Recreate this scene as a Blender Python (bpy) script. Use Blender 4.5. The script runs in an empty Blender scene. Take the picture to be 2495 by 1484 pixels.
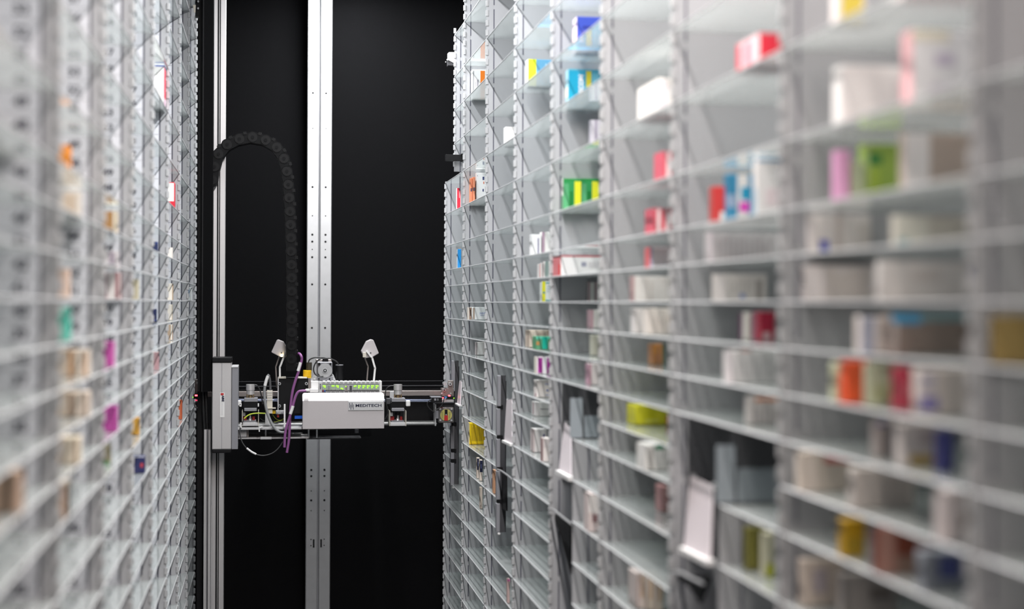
import bpy, bmesh, math, random
from mathutils import Vector, Matrix
random.seed(7)
S = bpy.context.scene
COL = S.collection

# ------------------------------------------------------------------ camera
F = 3700.0
CH = 1.30                                   # eye height above the floor
YAW, PITCH, ROLL = 0.15966, -0.00076, 0.00449
fw = Vector((math.sin(YAW)*math.cos(PITCH), math.cos(YAW)*math.cos(PITCH), math.sin(PITCH)))
rt0 = Vector((math.cos(YAW), -math.sin(YAW), 0))
up0 = rt0.cross(fw)
rt = rt0*math.cos(ROLL) + up0*math.sin(ROLL)
up = up0*math.cos(ROLL) - rt0*math.sin(ROLL)
cam = bpy.data.cameras.new('camera'); cam_o = bpy.data.objects.new('camera', cam); COL.objects.link(cam_o)
cam.sensor_width = 36.0; cam.sensor_fit = 'HORIZONTAL'; cam.lens = F/2495*36
M3 = Matrix((rt, up, -fw)).transposed()
cam_o.matrix_world = Matrix.Translation((0, 0, CH)) @ M3.to_4x4()
cam.clip_start = 0.05
cam.dof.use_dof = True; cam.dof.focus_distance = 4.30; cam.dof.aperture_fstop = 2.5
S.camera = cam_o
CO = Vector((0, 0, CH))

# ------------------------------------------------------------------ world, exposure
W = bpy.data.worlds.new('world'); S.world = W; W.use_nodes = True
W.node_tree.nodes['Background'].inputs[0].default_value = (0.80, 0.84, 0.92, 1)
W.node_tree.nodes['Background'].inputs[1].default_value = 0.25
S.view_settings.view_transform = 'Standard'; S.view_settings.look = 'None'
S.view_settings.gamma = 1.0; S.view_settings.use_curve_mapping = False
S.view_settings.exposure = 0.0
LAMP_W = 24.0                               # watts of each aisle lamp
cy = S.cycles
cy.max_bounces = 5; cy.diffuse_bounces = 3; cy.glossy_bounces = 3; cy.transmission_bounces = 3; cy.transparent_max_bounces = 18
cy.use_adaptive_sampling = True; cy.adaptive_threshold = 0.04; cy.adaptive_min_samples = 12
cy.caustics_reflective = False; cy.caustics_refractive = False; cy.sample_clamp_indirect = 8.0

# ------------------------------------------------------------------ helpers
def ray(x, y):
    return fw + rt*((x-1247.5)/F) - up*((y-742)/F)
def onY(x, y, Y): d = ray(x, y); return CO + d*(Y/d.y)
def onX(x, y, X): d = ray(x, y); return CO + d*(X/d.x)
def onZ(x, y, Z): d = ray(x, y); return CO + d*((Z-CH)/d.z)
def to_px(p):
    v = Vector(p)-CO; d = v.dot(fw)
    return 1247.5+F*v.dot(rt)/d, 742-F*v.dot(up)/d

_mats = {}
def lin(c): return c/12.92 if c <= 0.04045 else ((c+0.055)/1.055)**2.4
def hexc(h): return tuple(lin(int(h[i:i+2], 16)/255) for i in (0, 2, 4))
def pm(name, col, rough=0.5, metal=0.0, emit=0.0, noise=0.0, nscale=30.0, bump=0.0, bscale=400.0, alpha=0.0, spec=0.5, ior=1.5):
    """principled material with procedural grain; alpha > 0 mixes in clear transmission"""
    if name in _mats: return _mats[name]
    if isinstance(col, str): col = hexc(col)
    m = bpy.data.materials.new(name); m.use_nodes = True
    nt = m.node_tree; b = nt.nodes['Principled BSDF']
    b.inputs['Base Color'].default_value = (*col, 1); b.inputs['Roughness'].default_value = rough
    b.inputs['Metallic'].default_value = metal; b.inputs['IOR'].default_value = ior
    b.inputs['Specular IOR Level'].default_value = spec
    if emit:
        b.inputs['Emission Color'].default_value = (*col, 1); b.inputs['Emission Strength'].default_value = emit
    tc = None
    if noise or bump:
        tc = nt.nodes.new('ShaderNodeTexCoord')
    if noise:
        n = nt.nodes.new('ShaderNodeTexNoise'); n.inputs['Scale'].default_value = nscale; n.inputs['Detail'].default_value = 4
        nt.links.new(tc.outputs['Object'], n.inputs['Vector'])
        r = nt.nodes.new('ShaderNodeMapRange'); r.inputs[3].default_value = 1-noise; r.inputs[4].default_value = 1+noise
        nt.links.new(n.outputs['Fac'], r.inputs[0])
        mx = nt.nodes.new('ShaderNodeVectorMath'); mx.operation = 'SCALE'; mx.inputs[0].default_value = col
        nt.links.new(r.outputs[0], mx.inputs['Scale']); nt.links.new(mx.outputs[0], b.inputs['Base Color'])
    if bump:
        n2 = nt.nodes.new('ShaderNodeTexNoise'); n2.inputs['Scale'].default_value = bscale
        nt.links.new(tc.outputs['Object'], n2.inputs['Vector'])
        bp = nt.nodes.new('ShaderNodeBump'); bp.inputs['Strength'].default_value = bump; bp.inputs['Distance'].default_value = 0.001
        nt.links.new(n2.outputs['Fac'], bp.inputs['Height']); nt.links.new(bp.outputs[0], b.inputs['Normal'])
    if alpha:
        t = nt.nodes.new('ShaderNodeBsdfTransparent'); t.inputs[0].default_value = (0.90, 0.95, 0.93, 1)
        ms = nt.nodes.new('ShaderNodeMixShader'); out = nt.nodes['Material Output']
        fr = nt.nodes.new('ShaderNodeLayerWeight'); fr.inputs[0].default_value = 0.3
        mr = nt.nodes.new('ShaderNodeMapRange'); mr.inputs[3].default_value = alpha; mr.inputs[4].default_value = 0.0
        nt.links.new(fr.outputs['Facing'], mr.inputs[0]); nt.links.new(mr.outputs[0], ms.inputs[0])
        nt.links.new(b.outputs[0], ms.inputs[1]); nt.links.new(t.outputs[0], ms.inputs[2])
        nt.links.new(ms.outputs[0], out.inputs[0])
    _mats[name] = m
    return m
def frosted(name, col, rough, diff, clear):
    """frosted shelf sheet: diffuse + diffuse transmission + some clear passage under a Fresnel gloss"""
    m = bpy.data.materials.new(name); m.use_nodes = True; nt = m.node_tree; N = nt.nodes; L = nt.links
    N.remove(N['Principled BSDF']); out = N['Material Output']
    d = N.new('ShaderNodeBsdfDiffuse'); t = N.new('ShaderNodeBsdfTranslucent'); d.inputs[0].default_value = (*col, 1); t.inputs[0].default_value = (*col, 1)
    a = N.new('ShaderNodeMixShader'); a.inputs[0].default_value = 1-diff; L.new(d.outputs[0], a.inputs[1]); L.new(t.outputs[0], a.inputs[2])
    c = N.new('ShaderNodeBsdfTransparent'); c.inputs[0].default_value = (0.985, 0.995, 0.993, 1)
    lw = N.new('ShaderNodeLayerWeight'); lw.inputs[0].default_value = 0.5
    p4 = N.new('ShaderNodeMath'); p4.operation = 'POWER'; p4.inputs[1].default_value = 4.0; L.new(lw.outputs['Facing'], p4.inputs[0])
    cl = N.new('ShaderNodeMapRange'); cl.inputs[3].default_value = clear; cl.inputs[4].default_value = 0.10; L.new(p4.outputs[0], cl.inputs[0])
    b = N.new('ShaderNodeMixShader'); L.new(cl.outputs[0], b.inputs[0]); L.new(a.outputs[0], b.inputs[1]); L.new(c.outputs[0], b.inputs[2])
    g = N.new('ShaderNodeBsdfGlossy'); g.inputs['Roughness'].default_value = rough; g.inputs[0].default_value = (0.95, 0.97, 0.97, 1)
    pw = N.new('ShaderNodeMath'); pw.operation = 'POWER'; pw.inputs[1].default_value = 4.5; L.new(lw.outputs['Facing'], pw.inputs[0])
    fr = N.new('ShaderNodeMapRange'); fr.inputs[3].default_value = 0.03; fr.inputs[4].default_value = 0.9; L.new(pw.outputs[0], fr.inputs[0])
    e = N.new('ShaderNodeMixShader'); L.new(fr.outputs[0], e.inputs[0]); L.new(b.outputs[0], e.inputs[1]); L.new(g.outputs[0], e.inputs[2])
    L.new(e.outputs[0], out.inputs[0]); return m
def ink(h): return pm('print_'+h, tuple(min(0.92, c*1.12) for c in hexc(h)), 0.42, noise=0.03, nscale=60)

M_div = pm('coated_panel', (0.41, 0.412, 0.428), 0.32, noise=0.05, nscale=8)
M_tooth = pm('tooth_plastic', (0.45, 0.452, 0.46), 0.35, noise=0.04)
M_slot_shade = pm('slot_dark', (0.09, 0.09, 0.12), 0.6, noise=0.1)  # dark strip paints the shade inside the open slots
M_glass = frosted('shelf_glass', (0.60, 0.63, 0.622), 0.04, 0.70, 0.93)
M_edge = pm('shelf_edge', (0.62, 0.625, 0.635), 0.30, alpha=0.25)
M_black = pm('wall_black', (0.0055, 0.0055, 0.0060), 0.9, spec=0.03, noise=0.35, nscale=260, bump=0.5, bscale=900)
M_floor = pm('floor_grey', (0.03, 0.03, 0.032), 0.6, noise=0.15)
M_ceil = pm('ceiling_grey', (0.40, 0.40, 0.40), 0.7, noise=0.1)
M_wall = pm('outer_panel', (0.55, 0.55, 0.56), 0.6, noise=0.08)
M_alu = pm('anodised_aluminium', (0.62, 0.60, 0.60), 0.42, metal=0.55, noise=0.04, nscale=200)
M_galv = pm('galvanised_steel', (0.55, 0.555, 0.565), 0.36, metal=0.75, noise=0.07, nscale=45, bump=0.08)
M_steel = pm('bright_steel', (0.75, 0.75, 0.76), 0.28, metal=0.7, noise=0.05)
M_dsteel = pm('brown_steel', (0.30, 0.265, 0.25), 0.38, metal=0.7, noise=0.08, nscale=80)
M_blk = pm('black_plastic', (0.006, 0.006, 0.007), 0.5, spec=0.2, noise=0.2, nscale=90)
M_duct = pm('duct_black', (0.0030, 0.0030, 0.0034), 0.7, spec=0.06, noise=0.2, nscale=150)
M_dgrey = pm('dark_grey', (0.05, 0.05, 0.055), 0.45, noise=0.1)
M_mgrey = pm('mid_grey', (0.24, 0.24, 0.26), 0.45, noise=0.06)
M_lgrey = pm('light_grey', (0.52, 0.515, 0.52), 0.42, noise=0.04)
M_house = pm('housing_paint', (0.50, 0.465, 0.47), 0.34, spec=0.8, noise=0.06, nscale=420, bump=0.15, bscale=1200)
M_white = pm('white_plastic', (0.78, 0.77, 0.76), 0.4, noise=0.03)
M_cream = pm('cream_plastic', (0.62, 0.58, 0.50), 0.45, noise=0.04)
M_purple = pm('cable_purple', (0.24, 0.085, 0.24), 0.45, noise=0.08)
M_gcable = pm('cable_grey', (0.25, 0.255, 0.26), 0.45, noise=0.06)
M_bcable = pm('cable_black', (0.016, 0.016, 0.017), 0.4, noise=0.1)
M_yel = pm('yellow_plastic', (0.85, 0.55, 0.01), 0.4, noise=0.05)
M_ygreen = pm('earth_wire', (0.50, 0.62, 0.05), 0.4, noise=0.1)
M_red = pm('red_plastic', (0.45, 0.02, 0.02), 0.4, noise=0.05)
M_brass = pm('brass', (0.42, 0.30, 0.16), 0.35, metal=0.9, noise=0.1)
M_navy = pm('navy_print', (0.02, 0.022, 0.05), 0.5, noise=0.05)
M_ledg = pm('led_green', (0.30, 1.0, 0.02), 0.4, emit=1.6, noise=0.02)
M_ledr = pm('led_red', (1.0, 0.03, 0.04), 0.4, emit=14.0, noise=0.02)
M_glowb = pm('glow_blue', (0.02, 0.12, 0.60), 0.3, emit=0.35, noise=0.3, nscale=70)
M_warm = pm('lamp_warm', (1.0, 0.85, 0.5), 0.4, emit=6.0, noise=0.02)
M_tube = pm('lamp_diffuser', (0.95, 0.97, 1.0), 0.4, emit=6.0, noise=0.01)
M_label = pm('number_card', (0.70, 0.71, 0.76), 0.45, noise=0.03)
M_digit = pm('digit_ink', (0.03, 0.03, 0.05), 0.5, noise=0.05)
M_flap = pm('flap_plastic', (0.52, 0.47, 0.49), 0.38, noise=0.04, nscale=12)
M_smoke = pm('smoked_panel', (0.33, 0.37, 0.40), 0.25, noise=0.05)
M_shade = pm('shade_plate', (0.075, 0.075, 0.082), 0.45, noise=0.08)

class MB:
    """collects boxes, prisms, tubes; builds ONE mesh object"""
    def __init__(s): s.v, s.f, s.m = [], [], []
    def add(s, vs, fs, mi=0):
        o = len(s.v); s.v += [Vector(p) for p in vs]
        s.f += [tuple(i+o for i in f) for f in fs]; s.m += [mi]*len(fs); return s
    def box(s, a, b, mi=0):
        x0, x1 = sorted((a[0], b[0])); y0, y1 = sorted((a[1], b[1])); z0, z1 = sorted((a[2], b[2]))
        vs = [(x, y, z) for z in (z0, z1) for y in (y0, y1) for x in (x0, x1)]
        return s.add(vs, [(0, 2, 3, 1), (4, 5, 7, 6), (0, 1, 5, 4), (2, 6, 7, 3), (0, 4, 6, 2), (1, 3, 7, 5)], mi)
    def bev(s, a, b, r, mi=0, seg=1):
        """bevelled box"""
        bm = bmesh.new(); c = (Vector(a)+Vector(b))/2; d = Vector(b)-Vector(a)
        bmesh.ops.create_cube(bm, size=1.0, matrix=Matrix.Translation(c) @ Matrix.Diagonal((abs(d.x), abs(d.y), abs(d.z), 1)))
        bmesh.ops.bevel(bm, geom=bm.edges[:], offset=r, segments=seg, affect='EDGES', profile=0.5)
        bm.verts.index_update(); s.add([v.co.copy() for v in bm.verts], [[v.index for v in f.verts] for f in bm.faces], mi); bm.free(); return s
    def prism(s, pts, off, mi=0):
        """polygon pts swept by vector off"""
        n = len(pts); off = Vector(off); pts = [Vector(p) for p in pts]
        nrm = sum(((pts[i]-pts[0]).cross(pts[(i+1) % n]-pts[0]) for i in range(n)), Vector())
        if nrm.dot(off) > 0: pts = pts[::-1]
        fs = [tuple(range(n)), tuple(range(2*n-1, n-1, -1))] + [(i, i+n, (i+1) % n+n, (i+1) % n) for i in range(n)]
        return s.add(pts+[p+off for p in pts], fs, mi)
    def cyl(s, a, b, r, n=20, mi=0, r2=None):
        a, b = Vector(a), Vector(b); ax = (b-a).normalized(); t = Vector((0, 0, 1)) if abs(ax.z) < .9 else Vector((1, 0, 0))
        u = ax.cross(t).normalized(); w = ax.cross(u); r2 = r if r2 is None else r2
        vs = [a+(u*math.cos(k*2*math.pi/n)+w*math.sin(k*2*math.pi/n))*r for k in range(n)]
        vs += [b+(u*math.cos(k*2*math.pi/n)+w*math.sin(k*2*math.pi/n))*r2 for k in range(n)]
        fs = [tuple(range(n)), tuple(range(2*n-1, n-1, -1))] + [(i, i+n, (i+1) % n+n, (i+1) % n) for i in range(n)]
        return s.add(vs, fs, mi)
    def tube(s, pts, r, n=10, mi=0, sub=6):
        """smooth round cable through pts (Catmull-Rom)"""
        P = [Vector(p) for p in pts]; Q = []
        if len(P) > 2:
            E = [2*P[0]-P[1]]+P+[2*P[-1]-P[-2]]
            for i in range(1, len(E)-2):
                for k in range(sub):
                    t = k/sub; a, b, c, d = E[i-1], E[i], E[i+1], E[i+2]
                    Q.append(0.5*((2*b)+(c-a)*t+(2*a-5*b+4*c-d)*t*t+(3*b-a-3*c+d)*t**3))
            Q.append(P[-1])
        else: Q = P
        vs = []; pu = None
        for i, q in enumerate(Q):
            tg = (Q[min(i+1, len(Q)-1)]-Q[max(i-1, 0)]).normalized()
            if pu is None: pu = tg.cross(Vector((0.13, 1, 0.21))).normalized()
            u = (pu-tg*pu.dot(tg)).normalized(); pu = u; w = tg.cross(u)
            vs += [q+(u*math.cos(k*2*math.pi/n)+w*math.sin(k*2*math.pi/n))*r for k in range(n)]
        fs = [tuple(range(n-1, -1, -1)), tuple((len(Q)-1)*n+k for k in range(n))]
        for i in range(len(Q)-1):
            for k in range(n): fs.append((i*n+k, i*n+(k+1) % n, (i+1)*n+(k+1) % n, (i+1)*n+k))
        return s.add(vs, fs, mi)
    def mesh(s, name, mats, origin=(0, 0, 0), smooth=False):
        me = bpy.data.meshes.new(name); o = Vector(origin)
        me.from_pydata([tuple(p-o) for p in s.v], [], s.f)
        for m in (mats if isinstance(mats, (list, tuple)) else [mats]): me.materials.append(m)
        me.polygons.foreach_set('material_index', s.m)
        bm = bmesh.new(); bm.from_mesh(me); bmesh.ops.recalc_face_normals(bm, faces=bm.faces[:]); bm.to_mesh(me); bm.free()
        if smooth:
            me.polygons.foreach_set('use_smooth', [True]*len(me.polygons))
            me.set_sharp_from_angle(angle=math.radians(40))
        return me
    def build(s, name, mats, parent=None, smooth=False, origin=None):
        w = wpos(parent) if parent else Vector((0, 0, 0))
        if parent is None and origin is None:
            lo = Vector(map(min, zip(*s.v))); hi = Vector(map(max, zip(*s.v))); origin = Vector(((lo.x+hi.x)/2, (lo.y+hi.y)/2, lo.z))
        og = w if parent else Vector(origin)
        o = bpy.data.objects.new(name, s.mesh(name, mats, og, smooth)); COL.objects.link(o)
        o.location = (0, 0, 0) if parent else og
        if parent: o.parent = parent
        return o
def wpos(o):
    p = Vector(o.location)
    while o.parent: o = o.parent; p += Vector(o.location)
    return p
def tag(o, label=None, cat=None, group=None, kind=None):
    if label: o['label'] = label
    if cat: o['category'] = cat
    if group: o['group'] = group
    if kind: o['kind'] = kind
    return o
def thing(name, loc, label, cat, group=None):
    o = bpy.data.objects.new(name, None); o.empty_display_size = 0.02; COL.objects.link(o); o.location = loc
    return tag(o, label, cat, group)
def inst(name, me, parent, loc, rz=0.0):
    o = bpy.data.objects.new(name, me); COL.objects.link(o); o.parent = parent
    o.location = Vector(loc)-wpos(parent); o.rotation_euler = (0, 0, rz); return o
_tc = {}
def text_mesh(txt, size, mat, sx=1.0, bold=0.0, space=1.0, align='CENTER'):
    key = (txt, size, mat.name, sx)
    if key in _tc: return _tc[key]
    c = bpy.data.curves.new('t', 'FONT'); c.body = txt; c.size = size; c.offset = bold; c.space_character = space
    c.align_x = align; c.align_y = 'CENTER'; c.resolution_u = 2; c.extrude = 0.00005
    o = bpy.data.objects.new('t', c); COL.objects.link(o); dg = bpy.context.evaluated_depsgraph_get()
    me = bpy.data.meshes.new_from_object(o.evaluated_get(dg)); bpy.data.objects.remove(o)
    me.transform(Matrix.Diagonal((sx, 1, 1, 1)) if sx != 1 else Matrix.Identity(4))
    me.transform(Matrix.Rotation(math.pi/2, 4, 'X'))      # upright, facing -Y
    me.materials.clear(); me.materials.append(mat); _tc[key] = me; return me

# ------------------------------------------------------------------ the room
XL, XR, PB, YR, YL, T = 0.22031, 0.54815, 0.45256, 4.75087, 4.86708, 0.025
Z0 = CH + 0.00216
YB = 5.06                                    # black rear wall
def struct(name, mb, mat): return tag(mb.build(name, mat), kind='structure')
struct('floor', MB().box((-1.3, -0.9, -0.05), (1.6, YB+0.1, 0.0)), M_floor)
struct('ceiling', MB().box((-1.3, -0.9, 2.62), (1.6, YB+0.1, 2.68)), M_ceil)
struct('wall_back', MB().box((-1.3, YB, 0.0), (1.6, YB+0.06, 2.62)), M_black)
struct('wall_left', MB().box((-1.3, -0.9, 0.0), (-1.24, YB, 2.62)), M_wall)
struct('wall_right', MB().box((1.54, -0.9, 0.0), (1.6, YB, 2.62)), M_wall)

# aisle lamps above the frame, along the aisle; the first is added fill behind the camera
LX, LZ = 0.27, CH+1.045
for i, (y0, y1) in enumerate(((-0.55, 0.40), (1.05, 2.25), (2.35, 3.50), (3.95, 4.90))):
    t = thing('aisle_lamp', (LX, (y0+y1)/2, LZ), ('unseen LED batten added as fill behind the camera', 'slim white LED batten over the near end of the aisle', 'slim white LED batten over the middle of the aisle', 'slim white LED batten above the picking robot')[i], 'lamp', 'LED battens over the aisle')
    MB().bev((LX-0.022, y0, LZ+0.012), (LX+0.022, y1, LZ+0.045), 0.004).build('housing', M_white, t)
    MB().bev((LX-0.015, y0+0.01, LZ+0.003), (LX+0.015, y1-0.01, LZ+0.012), 0.003).build('diffuser', M_tube, t)
    MB().cyl((LX, y0+0.2, LZ+0.045), (LX, y0+0.2, 2.62), 0.004, 8).cyl((LX, y1-0.2, LZ+0.045), (LX, y1-0.2, 2.62), 0.004, 8).build('hanger_rod', M_steel, t)
    ld = bpy.data.lights.new('lamp_light', 'AREA'); ld.shape = 'RECTANGLE'; ld.size = 0.05; ld.size_y = y1-y0-0.02
    ld.energy = LAMP_W*(0.95, 1.45, 1.25, 1.20)[i]; ld.color = ((1.0, 0.88, 0.81), (1.0, 0.94, 0.905), (0.97, 0.985, 1.0), (0.97, 0.985, 1.0))[i]
    lo = bpy.data.objects.new('lamp_light', ld); COL.objects.link(lo); lo.parent = t; lo.location = (0, 0, 0.001)

# ------------------------------------------------------------------ shelving racks
def zrow(r): return Z0 - r*T
ZT, ZBOT = zrow(-42), 0.04
DEP = 0.30
def divider_mesh(z0, z1):
    return MB().box((0.0025, -0.0011, z0), (0.0195, 0.0011, z1)).box((0.0195, -0.0004, z0), (0.0225, 0.0004, z1)) \
        .box((0.0225, -0.0011, z0), (DEP, 0.0011, z1)).mesh('divider', M_div)
def tooth_mesh(r0, r1):
    mb = MB()
    for r in range(r0, r1):
        z = zrow(r); a, b = z-0.0178, z-0.0030
        pts = [(0.0, -0.0022), (0.0012, -0.0034), (0.0062, -0.0034), (0.0072, -0.0024), (0.0072, 0.0024), (0.0062, 0.0034), (0.0012, 0.0034), (0.0, 0.0022)]
        mb.prism([(x, y, a) for x, y in pts], (0, 0, b-a))
    return mb.mesh('toothed_edge', M_tooth)
def slot_shade_mesh(r0, r1):
    mb = MB(); r = r0
    while r < r1:
        n = 3.55; mb.box((0.0196, -0.0014, zrow(r+n)), (0.0224, 0.0014, zrow(r))); r += 4
    return mb.mesh('slot_seam', M_slot_shade)  # dark strips painting the shade inside the open slots
RB = int((Z0-ZBOT)/T)
DM, TM, SM = divider_mesh(ZBOT, ZT), tooth_mesh(-42, RB), slot_shade_mesh(-42, RB)
DMs, TMs, SMs = divider_mesh(zrow(-15.6), ZT-0.0), tooth_mesh(-33, -16), slot_shade_mesh(-33, -16)
DMs = divider_mesh(zrow(-15.7), zrow(-32.5))
DMe, TMe, SMe = divider_mesh(ZBOT, zrow(-15.2)), tooth_mesh(-15, RB), slot_shade_mesh(-15, RB)
_sh = {}
def shelf_mesh(w):
    w = round(w, 4)
    if w not in _sh:
        mb = MB().box((0.0038, 0.0016, -0.0009), (DEP-0.004, w-0.0016, 0.0009))
        e = [(0.0026, -0.0012), (0.0036, -0.0012), (0.0040, 0), (0.0036, 0.0012), (0.0026, 0.0012), (0.0020, 0.0007), (0.0020, -0.0007)]
        mb.prism([(x, 0.0012, z) for x, z in e], (0, w-0.0024, 0), 1)
        _sh[w] = mb.mesh('shelf', [M_glass, M_edge])
    return _sh[w]
R_ROWS = [-36, -32, -27, -23, -19, -15, -11, -7, -4, -2, 0, 2, 4, 6, 8, 10, 13, 16, 19, 22, 25, 28, 31, 34, 37, 40]
L_ROWS = [-37, -33, -29, -25, -21, -17, -13, -9, -6, -4, -2, 0, 2, 4, 6, 8, 10, 13, 16, 19, 22, 25, 28, 31, 34, 37, 40]
def yR(k): return YR - k*PB
def yL(k): return YL - k*PB
def vis(X, ya, yb, z):
    for y in (ya, yb):
        for dx in (0.0, 0.1):
            px, py = to_px((X+math.copysign(dx, X), y, z))
            if -160 < px < 2640 and -90 < py < 1570: return True
    return False

R_LAB = ['shelving bay at the far right end, beside the black rear wall',
         'second right-hand bay from the black wall, holding the yellow leaflet box',
         'third right-hand bay from the black wall, with a dark chute bar',
         'fourth right-hand bay from the black wall, holding the magenta striped carton',
         'fifth right-hand bay from the black wall, holding the green and yellow cartons',
         'sixth right-hand bay from the black wall, holding the bright yellow carton',
         'seventh right-hand bay from the black wall, with a large pale flap',
         'blurred right-hand bay holding the orange-red and lime cartons',
         'brownish blurred bay cut off by the right edge of the picture']
L_LAB = ['left-hand shelving bay farthest away, beside the black duct',
         'second left-hand bay from the black duct',
         'third left-hand bay from the black duct, holding the red and white carton',
         'fourth left-hand bay from the black duct, holding the tall white carton',
         'fifth left-hand bay from the black duct, holding the navy carton',
         'sixth left-hand bay from the black duct, holding the magenta cartons',
         'blurred left-hand bay holding the orange tube and teal carton',
         'most blurred left-hand bay at the left edge of the picture']
HALF = {0: ('far', 0.345, (13, 16, 19), range(8, 22)), 2: ('far', 0.41, (10, 13, 16, 19, 22), range(8, 25)),
        4: ('near', 0.49, (10, 13, 16, 19, 22, 25, 28), range(8, 99)), 6: ('near', 0.50, (10, 13, 16, 19), range(8, 99))}
bays = {}
def bay(side, k):
    right = side == 'R'
    ya, yb = (yR(k), yR(k+1)) if right else (yL(k), yL(k+1))     # ya far, yb near
    X = XR if right else -XL
    rz = 0.0 if right else math.pi
    t = thing('shelving_bay', (X, (ya+yb)/2, 0), (R_LAB if right else L_LAB)[k], 'shelf', 'shelving bays on the right of the aisle' if right else 'shelving bays on the left of the aisle')
    bays[side, k] = t
    if right and k == 0:
        d = inst('divider', DMe, t, (X, ya, 0), rz); inst('toothed_edge', TMe, d, (X, ya, 0)); inst('slot_seam', SMe, d, (X, ya, 0))
        ym = yR(0.5)
        d = inst('divider', DMs, t, (X, ym, 0), rz); inst('toothed_edge', TMs, d, (X, ym, 0)); inst('slot_seam', SMs, d, (X, ym, 0))
    else:
        d = inst('divider', DM, t, (X, ya, 0), rz); inst('toothed_edge', TM, d, (X, ya, 0)); inst('slot_seam', SM, d, (X, ya, 0))
    sg = 1 if right else -1
    MB().box((X+sg*(DEP+0.001), yb+0.0015, ZBOT), (X+sg*(DEP+0.003), ya-0.0015, ZT)).build('back_panel', M_div, t)
    for r in (R_ROWS if right else L_ROWS):
        z = zrow(r); w = ya-yb; y0 = yb
        if not vis(X, ya, yb, z): continue
        if right and k == 0 and r <= -16:
            if r < -32: continue
            w = yR(0.5)-yb
        if right and k in HALF and r in HALF[k][3]:
            which, fr, rows, _ = HALF[k]
            if r not in rows: continue
            if which == 'far': y0 = yb+w*(1-fr); w = w*fr
            else: w = w*(1-fr)
        inst('shelf', shelf_mesh(w), t, (X, y0 if right else y0+w, z), rz)
    return t
for k in range(9): bay('R', k)
for k in range(8): bay('L', k)
for (side, k) in (('R', 8), ('L', 7)):      # nearest uprights close the racks towards the camera
    X, y, rz = (XR, yR(9), 0.0) if side == 'R' else (-XL, yL(8), math.pi)
    t = bays[side, k]
    d = inst('divider', DM, t, (X, y, 0), rz); inst('toothed_edge', TM, d, (X, y, 0)); inst('slot_seam', SM, d, (X, y, 0))

# number cards on the left-hand uprights
cm = MB().box((-0.052, -0.0006, -0.0119), (0.052, 0.0, 0.0119)).mesh('number_card', M_label)
for k in range(1, 9):
    y = yL(k)-0.0011; t = bays['L', min(k, 7)]
    for r in range(-40, 40):
        z = zrow(r+0.5)
        px, py = to_px((-XL-0.03, y, z))
        if not (-60 < py < 1540): continue
        c = inst('number_card', cm, t, (-XL-0.0755, y, z))
        n = 40-r
        if n > 0 and k >= 3:
            inst('number', text_mesh('%02d' % n, 0.0165, M_digit, 1.0, 0.0005), c, (-XL-0.0425, y-0.0008, z-0.0005))

# ------------------------------------------------------------------ delivery chutes in the right-hand rack
def quad_plate(mb, a, b, c, d, th, mi=0):
    mb.prism([a, b, c, d], Vector(th), mi)
def chute_bar(k, xa, xb, xc, y_top, y_mid, y_bot, joints, label):
    """vertical dark bar standing in the opening; xa-xb lit face, xb-xc deeper dark face (pixels)"""
    P = onX(xa, (y_mid+y_bot)/2, XR-0.001); Y = P.y
    def X(x, y): return onY(x, y, Y).x
    def Z(y): return onY(xa, y, Y).z
    t = thing('chute_bar', (P.x, Y, Z(y_bot)), label, 'chute', 'delivery chutes')
    ym = (y_mid+y_bot)/2
    MB().box((X(xb, ym), Y+0.004, Z(y_bot)), (X(xc, ym), Y+0.02, Z(y_top))).build('channel', M_dgrey, t)
    MB().box((X(xc, ym), Y+0.006, Z(y_bot)), (X(xc, ym)+0.002, Y+0.018, Z(y_top+14))).build('channel_rim', M_blk, t)
    ys = [y_mid]+list(joints)+[y_bot]
    for a, b in zip(ys[:-1], ys[1:]):
        MB().bev((X(xa, ym), Y, Z(b-1)), (X(xb, ym), Y+0.018, Z(a+8)), 0.001).build('bar_segment', M_mgrey, t)
        MB().box((X(xa, ym)+0.003, Y+0.001, Z(a+8)), (X(xb, ym)+0.006, Y+0.02, Z(a-1))).build('joint', M_blk, t)
    MB().bev((X(xa+2, ym), Y-0.002, Z(y_top+75)), (X(xb+1, ym), Y+0.018, Z(y_top)), 0.001).build('top_plate', M_mgrey, t)
    MB().bev((X(xa+3, ym), Y-0.004, Z(y_bot+5)), (X(xb, ym), Y, Z(y_bot)), 0.0008).build('end_cap', M_white, t)
    return t
def chute_flap(pts, lip, label, inset=0.03):
    """pale hanging flap: pts = far-top, near-top, near-bottom, far-bottom pixels; lip pixel thickness"""
    ins = (inset, inset, 0.002, 0.002)
    Q = [onX(x, y, XR+i) for (x, y), i in zip(pts, ins)]
    t = thing('chute_flap', (XR, Q[3].y, Q[3].z), label, 'flap', 'delivery chute flaps')
    MB().prism(Q, (0.002, 0, 0)).build('flap_plate', M_flap, t)
    h = (Q[0]-Q[3]).length*lip
    l = MB(); l.prism([Q[3]+Vector((-0.005, 0.003, 0)), Q[2]+Vector((-0.005, -0.003, 0)), Q[2]+Vector((-0.005, -0.003, h)), Q[3]+Vector((-0.005, 0.003, h))], (0.012, 0, 0))
    l.build('flap_lip', M_white, t)
    for q in (Q[0], Q[1]): MB().cyl(q+Vector((0.004, -0.004, 0)), q+Vector((0.004, 0.004, 0)), 0.004, 10).build('hinge_pin', M_steel, t)
    return t
chute_bar(0, 1098, 1107, 1117, 879, 1030, 1185, (1095, 1120), 'dark vertical chute bar beside the rotary switch on the robot')
chute_bar(2, 1210, 1219, 1232, 915, 988, 1298, (1062, 1140, 1219), 'long grey vertical chute bar in the third right-hand bay')
chute_flap([(1119, 930), (1124, 928), (1121, 990), (1113, 985)], 0.05, 'narrow pinkish flap right of the robot end bracket', 0.012)
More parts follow.
